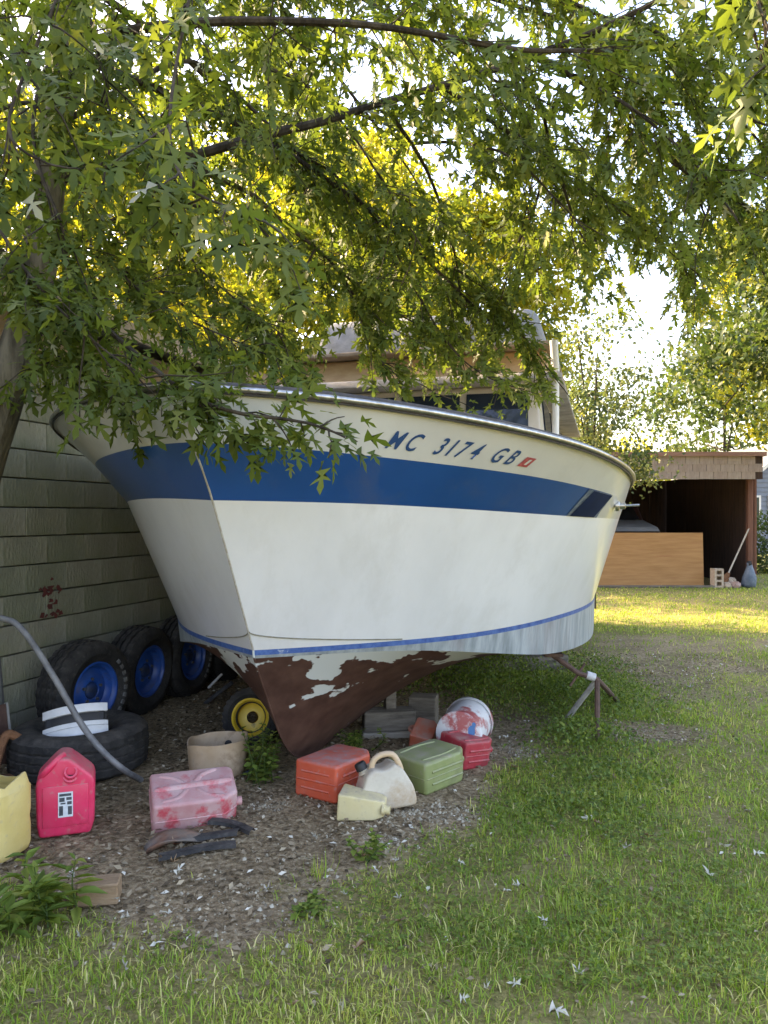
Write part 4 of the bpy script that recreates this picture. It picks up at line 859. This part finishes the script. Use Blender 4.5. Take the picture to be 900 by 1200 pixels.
# --- the silver maple over the boat: limbs, drooping twigs, lobed leaves
def silver_maple():
    t = thing('silver_maple', 'silver maple leaning beside the block building, its branches hanging over the boat', 'tree', (-2.62, 4.0, 0))
    O_ = np.array([-2.62, 4.0, 0]); r = np.random.default_rng(11)
    trunk = [(-2.62,4.0,-.1), P(-92,800,4.0), P(-42,620,4.0), P(-12,520,4.0), P(18,420,4.0), P(42,330,4.02), P(57,210,4.05), P(72,90,4.1), P(82,-60,4.15), (-1.5,4.3,5.8), (-1.3,4.5,7.5)]
    c = curve(trunk, 120); rad = np.interp(np.linspace(0,1,len(c)), [0,.12,.3,.5,.7,1], [.17,.12,.098,.085,.07,.03])
    V, F = tube(c-O_, rad, 28); V = np.array(V); a_ = np.arange(len(V)) % 28; h_ = np.arange(len(V))//28; ctr = (c-O_)[np.minimum(h_, len(c)-1)]
    V = ctr+(V-ctr)*(1+.10*(vnoise(a_*1.0, h_*.22, 1.3, 8)-.5)+.16*(vnoise(a_*1.0, h_*.12, 4, 9)-.5)+.05*np.sin(a_*1.35+h_*.05))[:,None]
    mb = MB(); mb.add(V, F); mb.build('trunk', M['trunk'], t, sm=True)
    L = []   # (points, r0, r1)
    L.append(([P(57,215,4.05), P(120,200,4.15), P(205,188,4.25), P(305,160,4.4), P(365,147,4.45), P(450,121,4.5), P(550,92,4.5), P(650,57,4.45), P(750,12,4.3), P(860,-50,4.2)], .034, .014))
    L.append(([P(52,250,4.03), P(76,62,4.1), P(150,37,3.85), P(225,28,3.65), P(330,26,3.6), P(450,33,3.6), P(600,60,3.7), P(720,60,3.9)][1:], .028, .010))
    L.append(([P(628,67,4.47), P(675,92,4.6), P(725,125,4.8), P(770,175,5.0), P(815,210,5.1), P(885,250,5.3), P(960,300,5.4)], .02, .008))
    L.append(([P(520,101,4.5), P(565,135,4.7), P(625,172,4.8), P(655,205,4.9), P(675,260,5.0), P(700,300,5.05)], .017, .006))
    L.append(([P(62,150,4.08), P(210,72,4.6), P(270,107,4.7), P(300,132,4.8), P(350,180,4.9), P(390,205,5.0), P(440,260,5.1), P(480,330,5.2)], .016, .006))
    L.append(([P(205,188,4.25), P(290,225,4.6), P(330,260,4.8), P(370,290,4.9), P(400,320,5.0), P(440,380,5.1)], .018, .006))
    L.append(([P(45,320,4.02), P(110,270,4.4), P(190,240,4.8), P(260,250,5.1), P(320,300,5.3), P(370,360,5.4)], .02, .006))
    L.append(([P(44,340,4.02), P(-20,280,3.8), P(-110,250,3.7)], .03, .014))
    L.append(([P(40,345,4.02), P(80,330,3.75), P(120,380,3.45), P(180,432,3.2), P(225,466,3.08), P(285,486,3.02), P(335,492,3.0), P(375,503,2.96), P(402,514,2.93)], .014, .004))
    L.append(([P(36,372,4.0), P(70,400,3.8), P(110,425,3.65), P(150,440,3.6), P(120,480,3.55), P(95,500,3.5)][:4], .012, .004))
    L.append(([P(30,400,4.0), P(85,425,3.7), P(140,470,3.5), P(160,505,3.45)], .009, .003))
    L.append(([P(0,270,3.3), P(40,330,3.2), P(100,390,3.1), P(170,440,3.05)], .008, .003))
    L.append(([P(52,270,4.03), P(110,300,4.5), P(170,330,4.9), P(230,370,5.2), P(280,410,5.3)], .016, .005))
    L.append(([P(120,-120,2.9), P(40,60,2.6), P(10,150,2.4), P(50,190,2.4), P(95,200,2.4)], .007, .0025))
    L.append(([P(240,-90,3.0), P(200,120,2.6), P(215,210,2.35), P(270,245,2.3), P(300,262,2.3)], .007, .0025))
    L.append(([P(860,-120,3.0), P(880,-30,2.4), P(895,30,2.2), P(915,80,2.2)], .007, .0025))
    L.append(([P(66,140,4.05), P(30,120,3.8), P(-20,140,3.7), P(-80,200,3.6)], .014, .005))
    L.append(([P(76,60,4.1), P(50,90,3.6), P(40,170,3.4), P(70,260,3.3), P(80,310,3.3)], .012, .004))
    L.append(([P(82,-60,4.15), P(110,40,3.6), P(130,140,3.4), P(120,220,3.3)], .012, .004))
    L.append(([P(120,300,4.5), P(170,345,4.3), P(220,375,4.2), P(275,400,4.15), P(320,420,4.1)], .008, .003))
    L.append(([P(190,240,4.8), P(230,310,4.7), P(290,360,4.6), P(340,400,4.6)], .008, .003))
    L.append(([P(400,320,5.0), P(470,370,5.6), P(530,400,5.9), P(590,415,6.0)], .008, .003))
    L.append(([P(735,17,4.32), P(800,60,4.7), P(850,120,4.9), P(900,180,5.1), P(930,230,5.1)], .012, .005))
    L.append(([P(690,42,4.4), P(755,100,4.8), P(795,180,5.1), P(825,250,5.2), P(850,300,5.3)], .012, .005))
    L.append(([P(850,-45,4.2), P(890,60,4.3), P(915,160,4.4), P(930,240,4.5)], .012, .005))
    L.append(([P(600,75,4.48), P(640,150,4.9), P(630,230,5.2), P(600,300,5.4), P(585,350,5.5)], .013, .005))
    L.append(([P(450,122,4.5), P(500,200,5.0), P(530,290,5.4), P(540,360,5.6), P(545,410,5.7)], .013, .005))
    L.append(([P(478,325,5.2), P(520,395,5.25), P(560,435,5.25), P(620,462,5.25)], .008, .003))
    L.append(([P(400,320,5.0), P(430,390,5.1), P(450,430,5.1), P(500,455,5.1)], .008, .003))
    L.append(([P(370,290,4.9), P(340,350,4.9), P(330,400,4.8), P(350,440,4.7)], .008, .003))
    L.append(([P(585,345,5.5), P(610,390,5.6), P(640,430,5.6), P(670,470,5.6)], .008, .003))
    L.append(([P(660,215,4.9), P(720,240,5.2), P(770,280,5.4), P(820,320,5.5)], .009, .004))
    # limbs above and outside the frame that carry the rest of the crown
    for k in range(7):                                                 # long limbs reaching back over the boat into the sun
        z0 = r.uniform(4.2, 6.2); b = np.array([-1.72+.12*(z0-4), 4.15, z0]); az = r.uniform(.55, 1.45); ln = r.uniform(3.5, 6.2); d = np.array([math.cos(az), math.sin(az), r.uniform(-.05,.2)]); p = [b]
        for q in range(6): d = d+np.array([0,0,-.06])+r.normal(0,.07,3); p.append(p[-1]+d*ln/6)
        L.append((p, .022, .006))
    for k in range(6):
        z0 = r.uniform(3.7, 5.8); b = np.array([-1.75+.1*(z0-4), 4.1, z0]); az = r.uniform(-.5, 2.9); ln = r.uniform(2.2, 4.2)
        d = np.array([math.cos(az), math.sin(az), r.uniform(.0,.35)]); p = [b]
        for q in range(5): d = d+np.array([0,0,-.10])+r.normal(0,.08,3); p.append(p[-1]+d*ln/5)
        L.append((p, .025, .008))
    for k in range(15):                                                 # drooping branches across the picture top
        x = r.uniform(-1.9, 3.3); y = r.uniform(3.6, 7.0); z = r.uniform(3.9, 5.0); p = [np.array([x, y, z])]; d = np.array([r.uniform(.2,.9), r.uniform(-.5,.5), -.1])
        for q in range(5): d = d+np.array([0,0,-.16])+r.normal(0,.08,3); p.append(p[-1]+d*.28)
        L.append((p, .012, .004))
    limbs = []
    for p, r0, r1 in L:
        c = curve(p, 36); c = c+np.cumsum(r.normal(0,.004,c.shape), axis=0)*np.linspace(0,1,len(c))[:,None]*.4; limbs.append((c, r0))
        mb = MB(); mb.tube(c-O_, np.linspace(r0, r1, len(c)), 8); mb.build('limb', M['bark'], t, sm=True)
    # twigs
    tw = MB(); pos = []; ax = []; nr = []
    for c, r0 in limbs:
        seg = np.linalg.norm(np.diff(c, axis=0), axis=1); ln = seg.sum(); n = max(3, int(ln/(.055 if r0 in (.014, .008) else .097))); s = np.sort(r.uniform(.06, 1, n)); cum = np.concatenate([[0], np.cumsum(seg)])/ln
        tan = unit(np.gradient(c, axis=0))
        for q in s:
            b = np.array([np.interp(q, cum, c[:,i]) for i in range(3)]); tg = np.array([np.interp(q, cum, tan[:,i]) for i in range(3)])
            L_ = r.uniform(.22, .75)*(1 if r0 > .01 else .55)
            L_ = L_*.45 if r0 == .014 else L_
            d = tg*.7+r.normal(0,.55,3); d[2] -= .15; d = unit(d); p = [b]
            m = 4
            for k in range(m): d = unit(d+np.array([0,0,-.11])+r.normal(0,.16,3)); p.append(p[-1]+d*L_/m)
            p = np.array(p); keep = True
            # stay out of the open part of the sky over the lawn, off the hull and out of the house
            e = p[-1]; px, pz = e[0]/e[1], (e[2]-EYE)/e[1]
            if e[1] < 1.6: continue
            if px > .22 and pz < .30-.10*(px-.22)/.25 and e[1] < 9: continue
            if pz < .20 and px > -.10 and r.random() < .2: continue
            if pz < .133 and px > -.12 and not (r0 == .014 and pz > .05): continue
            if pz < .14 and px < -.26 and r.random() < .55: continue
            if pz < .085 and px < -.12 and not (r0 == .014 and pz > .065): continue
            if pz < .115 and -.27 < px < -.135 and r0 != .014: continue
            if e[2] < 2.0 and r0 > .0145: continue
            tw.tube(p-O_, np.linspace(.0045, .0018, m+1), 4, False)
            nn = int(L_/.052)+2
            for k in range(nn):
                f = .12+.88*k/max(1, nn-1); i = min(int(f*m), m-1); pt = p[i]+(p[i+1]-p[i])*(f*m-i); td = unit(p[i+1]-p[i])
                for sgn in ((1, -1) if f < .97 else (1,)):
                    sd = unit(np.cross(td, r.normal(0,1,3)))*sgn; a = unit(td*.7+sd*.8+np.array([0,0,-.25])+r.normal(0,.25,3)); pl = r.uniform(.03,.07)
                    pos.append(pt+a*pl); aa = unit(a+np.array([0,0,-.30])); ax.append(aa); nr.append(np.array([0,0,1.])+r.normal(0,.55,3))
    tw.build('twigs', M['bark'], t)['kind'] = 'stuff'
    pos = np.array(pos); N = len(pos); tint = np.clip(r.beta(2.2,2.4,N)*.9, 0, .93); pale = r.random(N) < .009; tint[pale] = 1
    leaves('crown', pos-O_, np.array(ax), np.array(nr), r.uniform(.06,.118,N), tint, M['maple'], t)
    print('maple leaves', N)
silver_maple()

def crown_tree(name, label, base, h, cen, rad, ncl, nlf, size, m, seed, trunk_r=.16, T=KITE_T, F=KITE_F, sig=.42, group=None, hollow=.35, nl=14):
    t = thing(name, label, 'tree', base, group=group); r = np.random.default_rng(seed); cen = np.array(cen, float); rad = np.array(rad, float); B = np.array(base, float)
    top = np.array([cen[0], cen[1], min(cen[2]+rad[2]*.5, h)]); mid = (B+top)/2+r.normal(0,.12,3)*(1,1,0)
    c = curve([B+(0,0,-.1), mid, top], 20); mb = MB(); mb.tube(c-B, np.linspace(trunk_r, trunk_r*.2, len(c)), 10); mb.build('trunk', M['bark'], t, sm=True)
    d = unit(r.normal(0,1,(ncl,3))); q = r.uniform(hollow,1,ncl)**.5; cl = cen+d*q[:,None]*rad*r.uniform(.8,1.12,ncl)[:,None]; cl[:,2] = np.maximum(cl[:,2], .5 if name != 'lawn_tree' else 3.1)
    mb = MB()
    for k in range(min(nl, ncl)):
        i0 = int(len(c)*r.uniform(.35,.95)); a = c[i0]; e = cl[k]; p = curve([a, a*.45+e*.55+np.array([0,0,.15]), e], 8); V, F2 = tube(p-B, np.linspace(trunk_r*.35, .012, len(p)), 6)
        l = MB(); l.add(V, F2); l.build('limb', M['bark'], t, sm=True)
    k = r.integers(0, ncl, nlf); s = sig*r.uniform(.6,1.3,ncl); pos = cl[k]+r.normal(0,1,(nlf,3))*s[k][:,None]*np.array([1,1,.6]); 
    base_t = r.uniform(0.1,.8,ncl); tint = np.clip(base_t[k]+r.normal(0,.2,nlf), 0, 1)
    ax = r.normal(0,1,(nlf,3)); ax[:,2] -= .5; nrm = r.normal(0,.7,(nlf,3))+np.array([0,0,1.])
    leaves('crown', pos-B, ax, nrm, r.uniform(.7,1.3,nlf)*size, tint, m, t, T, F); return t
GT = 'sunlit trees behind the boat'
crown_tree('golden_tree', 'tall golden green sunlit tree standing behind the boat cabin', (-1.8,21.5,0), 13, (-1.8,21.5,6.8), (4.4,2.8,5.2), 120, 34000, .18, M['goldleaf'], 1, group=GT)
crown_tree('golden_tree', 'broad golden green sunlit tree directly behind the flybridge', (3.2,24.5,0), 14, (2.7,24.5,7.4), (3.4,2.6,5.4), 110, 32000, .19, M['goldleaf'], 2, group=GT)
crown_tree('golden_tree', 'golden green tree rising behind the block building roof', (-8.8,22.0,0), 13, (-8.6,22,7.5), (4.2,2.8,5.2), 95, 20000, .18, M['goldleaf'], 3, group=GT)
crown_tree('golden_tree', 'smaller golden green tree just past the corner of the block building', (-5.6,13.2,0), 10, (-5.2,13.0,6.0), (2.8,2.2,3.1), 75, 17000, .13, M['goldleaf'], 15, group=GT)
crown_tree('tall_tree', 'very tall yellow green tree far behind the golden trees', (-4.5,32,0), 19, (-4.5,32,11), (8,4,8), 120, 20000, .30, M['goldleaf'], 4, sig=.8, group=GT)
crown_tree('pale_sapling', 'thin pale sapling with wispy leaves between the boat and the shed', (3.45,12.6,0), 5.2, (3.5,12.6,3.3), (1.1,.9,1.85), 46, 5400, .085, M['thinleaf'], 5, .035, sig=.22, hollow=.1)
crown_tree('lawn_tree', 'bluish green tree with yellow sunlit tufts hanging over the shed corner', (9.2,13.2,0), 9, (8.5,12.8,5.1), (3.2,2.4,3.2), 120, 34000, .12, M['rightleaf'], 6, group=None, sig=.36)
crown_tree('golden_tree', 'golden green sunlit tree rising behind the shed', (13.0,25,0), 13, (13.0,25,7.8), (3.0,2.6,4.4), 70, 14000, .17, M['goldleaf'], 14, group=GT)
crown_tree('far_tree', 'hazy green tree far beyond the shed roof', (10.5,44,0), 9, (10.5,44,4.2), (5,4,3.6), 50, 6000, .30, M['goldleaf'], 7, sig=.7, group='far trees beyond the shed')
crown_tree('far_tree', 'low rounded green tree far beyond the sapling', (6.3,33,0), 7, (6.3,33,3.2), (3.2,3,2.6), 46, 5000, .25, M['rightleaf'], 8, sig=.6, group='far trees beyond the shed')
crown_tree('far_tree', 'large green tree beyond the neighbour house', (20.5,46,0), 14, (20.5,46,7), (5,4,5.5), 60, 7000, .32, M['rightleaf'], 9, sig=.8, group='far trees beyond the shed')
# trees added left of the picture, behind the building, to shade the yard
crown_tree('added_shade_tree', 'full green maple added behind the block building to shade the yard', (-10.5,11.0,0), 13, (-10.3,11.0,6.0), (4.0,3.4,3.2), 110, 15000, .26, M['rightleaf'], 12, .25, T=MAPLE_T, F=MAPLE_F, group='added shade trees behind the building', sig=.7)
crown_tree('added_shade_tree', 'full green maple added at the building corner to shade the yard', (-10.0,4.0,0), 12, (-9.6,4.0,6.6), (4.2,4.0,3.4), 110, 15000, .26, M['rightleaf'], 13, .25, T=MAPLE_T, F=MAPLE_F, group='added shade trees behind the building', sig=.7)

# hedge beside the shed
def bush(name, label, cen, rad, n, size, m, seed, T=KITE_T, F=KITE_F, cat='bush', group=None):
    r = np.random.default_rng(seed); t = thing(name, label, cat, (cen[0], cen[1], 0), group=group)
    d = unit(r.normal(0,1,(n,3))); q = r.uniform(.1,1,n)**.4; pos = d*q[:,None]*np.array(rad)+np.array([0,0,cen[2]]); pos[:,2] = np.abs(pos[:,2]); tint = np.clip(.3+.5*(q-.5)+r.normal(0,.2,n), 0, 1)
    pos += r.normal(0,.05,pos.shape)*np.array(rad)
    leaves('foliage', pos, d+r.normal(0,.6,(n,3)), r.normal(0,.6,(n,3))+np.array([0,0,1.]), r.uniform(.7,1.3,n)*size, tint, m, t, T, F)
    for k in range(7):
        e = pos[k]*.8; mb = MB(); mb.tube([(r.normal(0,.05),r.normal(0,.05),-.02), e*.5+(0,0,.05), e], [.012,.009,.004], 5); mb.build('stem', M['bark'], t, sm=True)
bush('dark_hedge', 'dark green hedge between the shed post and the far house', (10.6,20.5,.75), (1.6,.8,.9), 3000, .12, M['rightleaf'], 20, cat='hedge')

# ------------------------------------------------------------------ plants, weeds, grass, litter
def weed(name, label, px, py, h, n, size, spread, seed, T=KITE_T, F=KITE_F, m='weed', group=None, loc=None):
    r = np.random.default_rng(seed); g = GP(px, py) if loc is None else np.array(loc); t = thing(name, label, 'plant', (g[0], g[1], 0), group=group); pos = []; ax = []; nr = []; sz = []
    mb = MB()
    for k in range(n):
        b = np.array([r.normal(0,spread*.4), r.normal(0,spread*.4), 0]); e = b+np.array([r.normal(0,spread*.5), r.normal(0,spread*.5), h*r.uniform(.55,1.05)]); c = curve([b, (b+e)/2+np.array([r.normal(0,.02),r.normal(0,.02),.01]), e], 8); mb.tube(c, np.linspace(.004,.0018,len(c)), 5)
        for f in np.linspace(.15, 1, 8):
            i = min(int(f*(len(c)-1)), len(c)-1); az = r.uniform(0,6.28)
            for s in (0, math.pi):
                a = np.array([math.cos(az+s), math.sin(az+s), .35 if T is LANCE_T else .15]); pos.append(c[i]); ax.append(a+r.normal(0,.2,3)); nr.append(np.array([-a[0]*.3,-a[1]*.3,1])+r.normal(0,.2,3)); sz.append(size*(1.15-.55*f)*r.uniform(.7,1.2))
    mb.build('stems', M['weed'], t); N = len(pos)
    leaves('foliage', np.array(pos), np.array(ax), np.array(nr), sz, np.clip(r.normal(.62,.22,N),0,1), M[m], t, T, F)
weed('leafy_plant', 'bright green plant with long pointed leaves beside the sawn wood block', 40, 1085, .20, 8, .13, .14, 31, LANCE_T, LANCE_F)
weed('leafy_plant', 'bushy green weed growing between the tan tub and the bow', 305, 915, .30, 16, .06, .13, 32)
weed('leafy_plant', 'low dark green weed growing at the foot of the keel', 410, 884, .16, 14, .05, .14, 33)
weed('leafy_plant', 'small yellow green tuft growing on the soil in front of the small yellow can', 432, 1006, .10, 5, .05, .07, 34)
weed('leafy_plant', 'small round leaved weed on the bare soil by the lawn edge', 362, 1070, .06, 5, .045, .07, 35)
weed('leafy_plant', 'tiny sprout growing at the rim of the flat lying tire', 70, 836, .10, 4, .05, .03, 36, loc=(-1.98,5.02,.0))

def ground_cover():
    r = np.random.default_rng(41); pos = []
    for (cx, cy, rx, ry, n, hh) in [(.95,7.0,.9,1.0,7500,.30),(1.75,6.3,.55,.8,4200,.25),(1.35,5.2,.42,.5,2000,.15),(1.3,4.5,.40,.35,900,.10),(1.0,4.05,.40,.3,700,.06),(2.1,7.6,.45,.9,1200,.18)]:
        d = r.normal(0,.5,(n,2)); k = fbm(d[:,0]*rx+cx, d[:,1]*ry+cy, .35, 77); z = r.uniform(.02,1,n)*hh*np.clip(1.25-np.hypot(d[:,0],d[:,1]),.1,1)*(.4+1.2*k); pos.append(np.c_[cx+d[:,0]*rx, cy+d[:,1]*ry, z])
    pos = np.vstack(pos); N = len(pos); g = inpoly(pos[:,0], pos[:,1], DIRT)
    o = leaves('weed_cover', pos, r.normal(0,1,(N,3))+np.array([0,0,.2]), r.normal(0,.5,(N,3))+np.array([0,0,1.]), r.uniform(.012,.036,N), np.clip(r.normal(.40,.28,N),0,1), M['weed'], None, KITE_T, KITE_F)
    tag(o, 'thick green weeds growing under the boat around the stand', 'weeds')
ground_cover()

def grass():
    r = np.random.default_rng(51); X = []; Y = []; S = []
    for (y0, y1, dens, ws) in [(.4,2.0,3500,1.2),(2.0,3.2,9000,1.0),(3.2,4.6,7000,1.15),(4.6,7.5,3600,1.5),(7.5,12,1700,2.0),(12,17.5,800,2.8),(17.5,30,220,4.5)]:
        xl = lambda y: (-.62*y, .62*y)
        a = (y1-y0)*((y0+y1)*.62+2.8); n = int(a*dens); y = r.uniform(y0, y1, n); x = r.uniform(-1,1,n)*(.62*y1+1.4); kk = np.abs(x) < .62*y+1.4; x, y = x[kk], y[kk]; n = len(x)
        g = grassiness(x, y); k = r.random(n) < np.clip(g*1.05-.03, 0, 1)*(.5+.5*(fbm(x,y,.22,61) > .40)); X.append(x[k]); Y.append(y[k]); S.append(np.full(k.sum(), ws))
    x = np.concatenate(X); y = np.concatenate(Y); ws = np.concatenate(S)
    keep = ~((x > 2.2) & (x < 8.05) & (y > SY-.02) & (y < SY+5)); x, y, ws = x[keep], y[keep], ws[keep]
    N = len(x); h = r.gamma(5,.0066,N).clip(.012,.072)*(.55+.9*fbm(x,y,.45,71)); az = r.uniform(0,6.283,N); lean = r.uniform(.1,1.35,N)*h
    wd = r.uniform(.0013,.0032,N)*ws
    dx, dy = np.cos(az), np.sin(az); sx, sy = -dy, dx; z0 = gz(x,y)-.006
    V = np.zeros((N,5,3)); 
    for i, (f, wf) in enumerate([(0,1),(0,-1),(.55,.75),(.55,-.75),(1,0)]):
        V[:,i,0] = x+dx*lean*f*f+sx*wd*wf; V[:,i,1] = y+dy*lean*f*f+sy*wd*wf; V[:,i,2] = z0+h*f*(1-.33*f*(lean/h))
    F = np.array([(0,1,3),(0,3,2),(2,3,4)]); Fa = (F[None]+(np.arange(N)*5)[:,None,None]).reshape(-1,3)
    tint = np.clip(.34+.75*(fbm(x,y,.55,81)-.5)+r.normal(0,.21,N)+.16*np.clip(.6-x,0,1)*(y < 6), 0, .88); dry = r.random(N) < .07+.09*(x < .5); tint[dry] = r.uniform(.9,1,dry.sum())
    o = link('lawn_grass', mesh_np('lawn_grass', V.reshape(-1,3), Fa, np.repeat(tint,5)), M['grass']); tag(o, 'short patchy green lawn grass around the boat', 'grass', kind='stuff'); print('blades', N)
    # taller tufts
    T = []; 
    for cx, cy, n, hh in [(GP(372,1030)[0],GP(372,1030)[1],26,.12)]+[(r.uniform(.4,2.0), r.uniform(2.6,4.6), 12, .08) for _ in range(26)]+[(r.uniform(-1.2,.2), r.uniform(2.35,2.75), 12, .065) for _ in range(14)]:
        for _ in range(n): T.append((cx+r.normal(0,.03), cy+r.normal(0,.03), hh*r.uniform(.5,1.1)))
    T = np.array(T); N = len(T); az = r.uniform(0,6.283,N); ax = np.c_[np.cos(az)*.45, np.sin(az)*.45, np.ones(N)]
    o = leaves('tall_grass', T*np.array([1,1,0]), ax, np.c_[np.cos(az),np.sin(az),-.3*np.ones(N)], T[:,2], np.clip(r.normal(.45,.2,N),0,.9), M['grass'], None, np.array([(-.02,0,0),(.02,0,0),(.016,.5,0),(0,1,-.18),(-.016,.5,0)]), np.array([(0,1,2),(0,2,4),(4,2,3)])); tag(o, 'taller grass tufts standing up from the lawn', 'grass')
grass()

def gravel_and_clover():
    r = np.random.default_rng(71)
    C = np.array([(0,0,.55),(.5,0,0),(0,.5,0),(-.5,0,0),(0,-.5,0)]); CF = np.array([(0,1,2),(0,2,3),(0,3,4),(0,4,1)]); pos = []
    for px, py, rx, ry, n in [(505,955,.36,.17,700),(455,985,.30,.16,280),(610,880,.16,.22,300),(310,945,.14,.10,160),(285,1060,.5,.35,350),(742,862,.35,.2,250)]:
        g = GP(px, py); d = r.normal(0,.55,(n,2)); pos.append(np.c_[g[0]+d[:,0]*rx, g[1]+d[:,1]*ry])
    q = np.vstack(pos); N = len(q); pos = np.c_[q, gz(q[:,0], q[:,1])-.003]
    tint = np.clip(r.beta(3,1.7,N), 0, 1); az = r.uniform(0,6.283,N)
    o = leaves('gravel', pos, np.c_[np.cos(az),np.sin(az),r.normal(0,.2,N)], np.c_[r.normal(0,.2,(N,2)),np.ones(N)], r.gamma(3,.0034,N).clip(.005,.025), tint, leafmat('pale_stone', [(0,(.13,.10,.062)),(.6,(.33,.28,.19)),(1,(.56,.51,.39))], 0, .9), None, C, CF)
    tag(o, 'pale crushed stone showing through the soil by the cans', 'gravel')
    n = 26000; y = np.sqrt(r.uniform(2.5**2, 6.2**2, n)); x = r.uniform(-.3,.5,n)*y; g = grassiness(x, y); k = (r.random(n) < np.clip((fbm(x,y,.32,93)-.42)*5,0,1)*np.clip(g*1.2-.05,0,1)) & (x < 1.5)
    x, y = x[k], y[k]; N = len(x); b = np.c_[x, y, gz(x,y)+r.uniform(.01,.045,N)]; az = r.uniform(0,6.283,N)
    pos = np.repeat(b, 3, 0); a3 = np.repeat(az,3)+np.tile([0,2.094,4.189], N); M3 = len(pos)
    o = leaves('clover', pos, np.c_[np.cos(a3),np.sin(a3),r.normal(.1,.2,M3)], np.c_[r.normal(0,.25,(M3,2)),np.ones(M3)], r.uniform(.007,.018,M3), np.clip(np.repeat(r.normal(.55,.25,N),3),0,1), M['weed'], None, np.array([(0,0,0),(.42,.5,.05),(0,1,0),(-.42,.5,.05)]), KITE_F)
    tag(o, 'small round clover leaves mixed into the lawn edge', 'clover')
gravel_and_clover()

def litter():
    r = np.random.default_rng(61); P_ = []
    y = np.sqrt(r.uniform(2.4**2, 8.5**2, 60000)); x = r.uniform(-.6,.55,60000)*y; g = grassiness(x, y); k = r.random(60000) < np.where(g < .5, .85*(.35+fbm(x,y,.35,91)), .13); k &= (x > -2.57-.03+(y-5.14)*.319+.1) | (y < 4)
    x, y = x[k], y[k]; N = len(x); pos = np.c_[x, y, gz(x,y)+r.uniform(.0,.012,N)]
    az = r.uniform(0,6.283,N); ax = np.c_[np.cos(az), np.sin(az), r.normal(0,.25,N)]; tint = np.clip(r.beta(2,3.9,N), 0, .95); w_ = r.random(N) < .03; tint[w_] = 1
    o = leaves('leaf_litter', pos, ax, r.normal(0,.4,(N,3))+np.array([0,0,1.]), r.uniform(.010,.042,N)*np.where(x < .2, 1.1, .8), tint, M['litter'], None, np.array([(0,0,0),(.26,.4,.10),(0,1,.05),(-.22,.45,.12)]), KITE_F)
    tag(o, 'dead brown leaves and chips scattered over the bare soil', 'leaf litter'); print('litter', N)
    # pale fallen maple leaves, one by one
    pale = [leafmat('fallen_pale', [(0,(.50,.48,.40)), (1,(.50,.48,.40))], .1), leafmat('fallen_grey', [(0,(.36,.33,.26)), (1,(.36,.33,.26))], .1), leafmat('fallen_tan', [(0,(.30,.20,.12)), (1,(.30,.20,.12))], .1)]
    ms = []
    for k in range(9):
        q = np.random.default_rng(100+k); V = MAPLE_T.copy(); V[:,2] = .22*np.sin(V[:,0]*4+k)*np.abs(V[:,0])*2+.25*(V[:,1]-.4)**2*q.uniform(-.3,1.6)+.9*np.abs(V[:,0])*q.uniform(-.2,1)+q.normal(0,.05,len(V)); V[:,0] *= q.uniform(.35,.75); V[:,1] -= .5
        me = mesh_np('fallen', V*.075, MAPLE_F, np.zeros(len(V))); me.materials.append(pale[k % 3] if k != 1 else pale[0]); ms.append(me)
    spots = [GP(*p) for p in [(282,1142),(675,1148),(595,1050),(635,1085),(545,1180),(600,1164),(400,1190),(572,1168),(656,1195),(835,952),(876,957),(700,970),(760,985),(720,918),(850,1000),(770,940),(605,1045),(640,1095),(235,1160),(195,1078),(205,1018),(345,1190),(890,1010),(828,1030),(795,905)]]
    spots += [np.array([a*b_, b_, 0]) for a, b_ in zip(r.uniform(-.1,.5,75), np.sqrt(r.uniform(2.4**2, 9.5**2, 75)))]
    spots += [np.array([a*b_, b_, 0]) for a, b_ in zip(r.uniform(-.42,.05,30), r.uniform(2.5,4.3,30))]
    for i, p in enumerate(spots):
        o = link('fallen_leaf', ms[int(r.integers(9))] if i > 8 else ms[0 if i % 2 else 3], None, None, (p[0], p[1], float(gz(np.array([p[0]]), np.array([p[1]]))[0])+.03), (r.normal(0,.3), r.normal(0,.3), r.uniform(0,6.28))); s = r.uniform(.4,.85); o.scale = (s*r.uniform(.6,1), s, s*r.uniform(.8,1.6))
        soil_ = grassiness(np.array([p[0]]), np.array([p[1]]))[0] < .4; kind_ = o.data.materials[0].name
        word = 'white' if 'pale' in kind_ else 'grey' if 'grey' in kind_ else 'tan'
        where = 'on the bare soil near the cans' if soil_ else 'on the lawn between the weeds and the shed' if p[1] > 5.2 else 'on the lawn just past the weeds under the hull' if p[1] > 3.6 else 'on the near lawn in front of the bare soil'
        tag(o, '%s dry maple leaf lying %s' % (word, where), 'leaf', '%s fallen leaves %s' % (word, where))
litter()
print('tris', sum(len(o.data.polygons)*(2 if len(o.data.polygons) and len(o.data.polygons[0].vertices) == 4 else 1) for o in bpy.data.objects if o.type == 'MESH'))
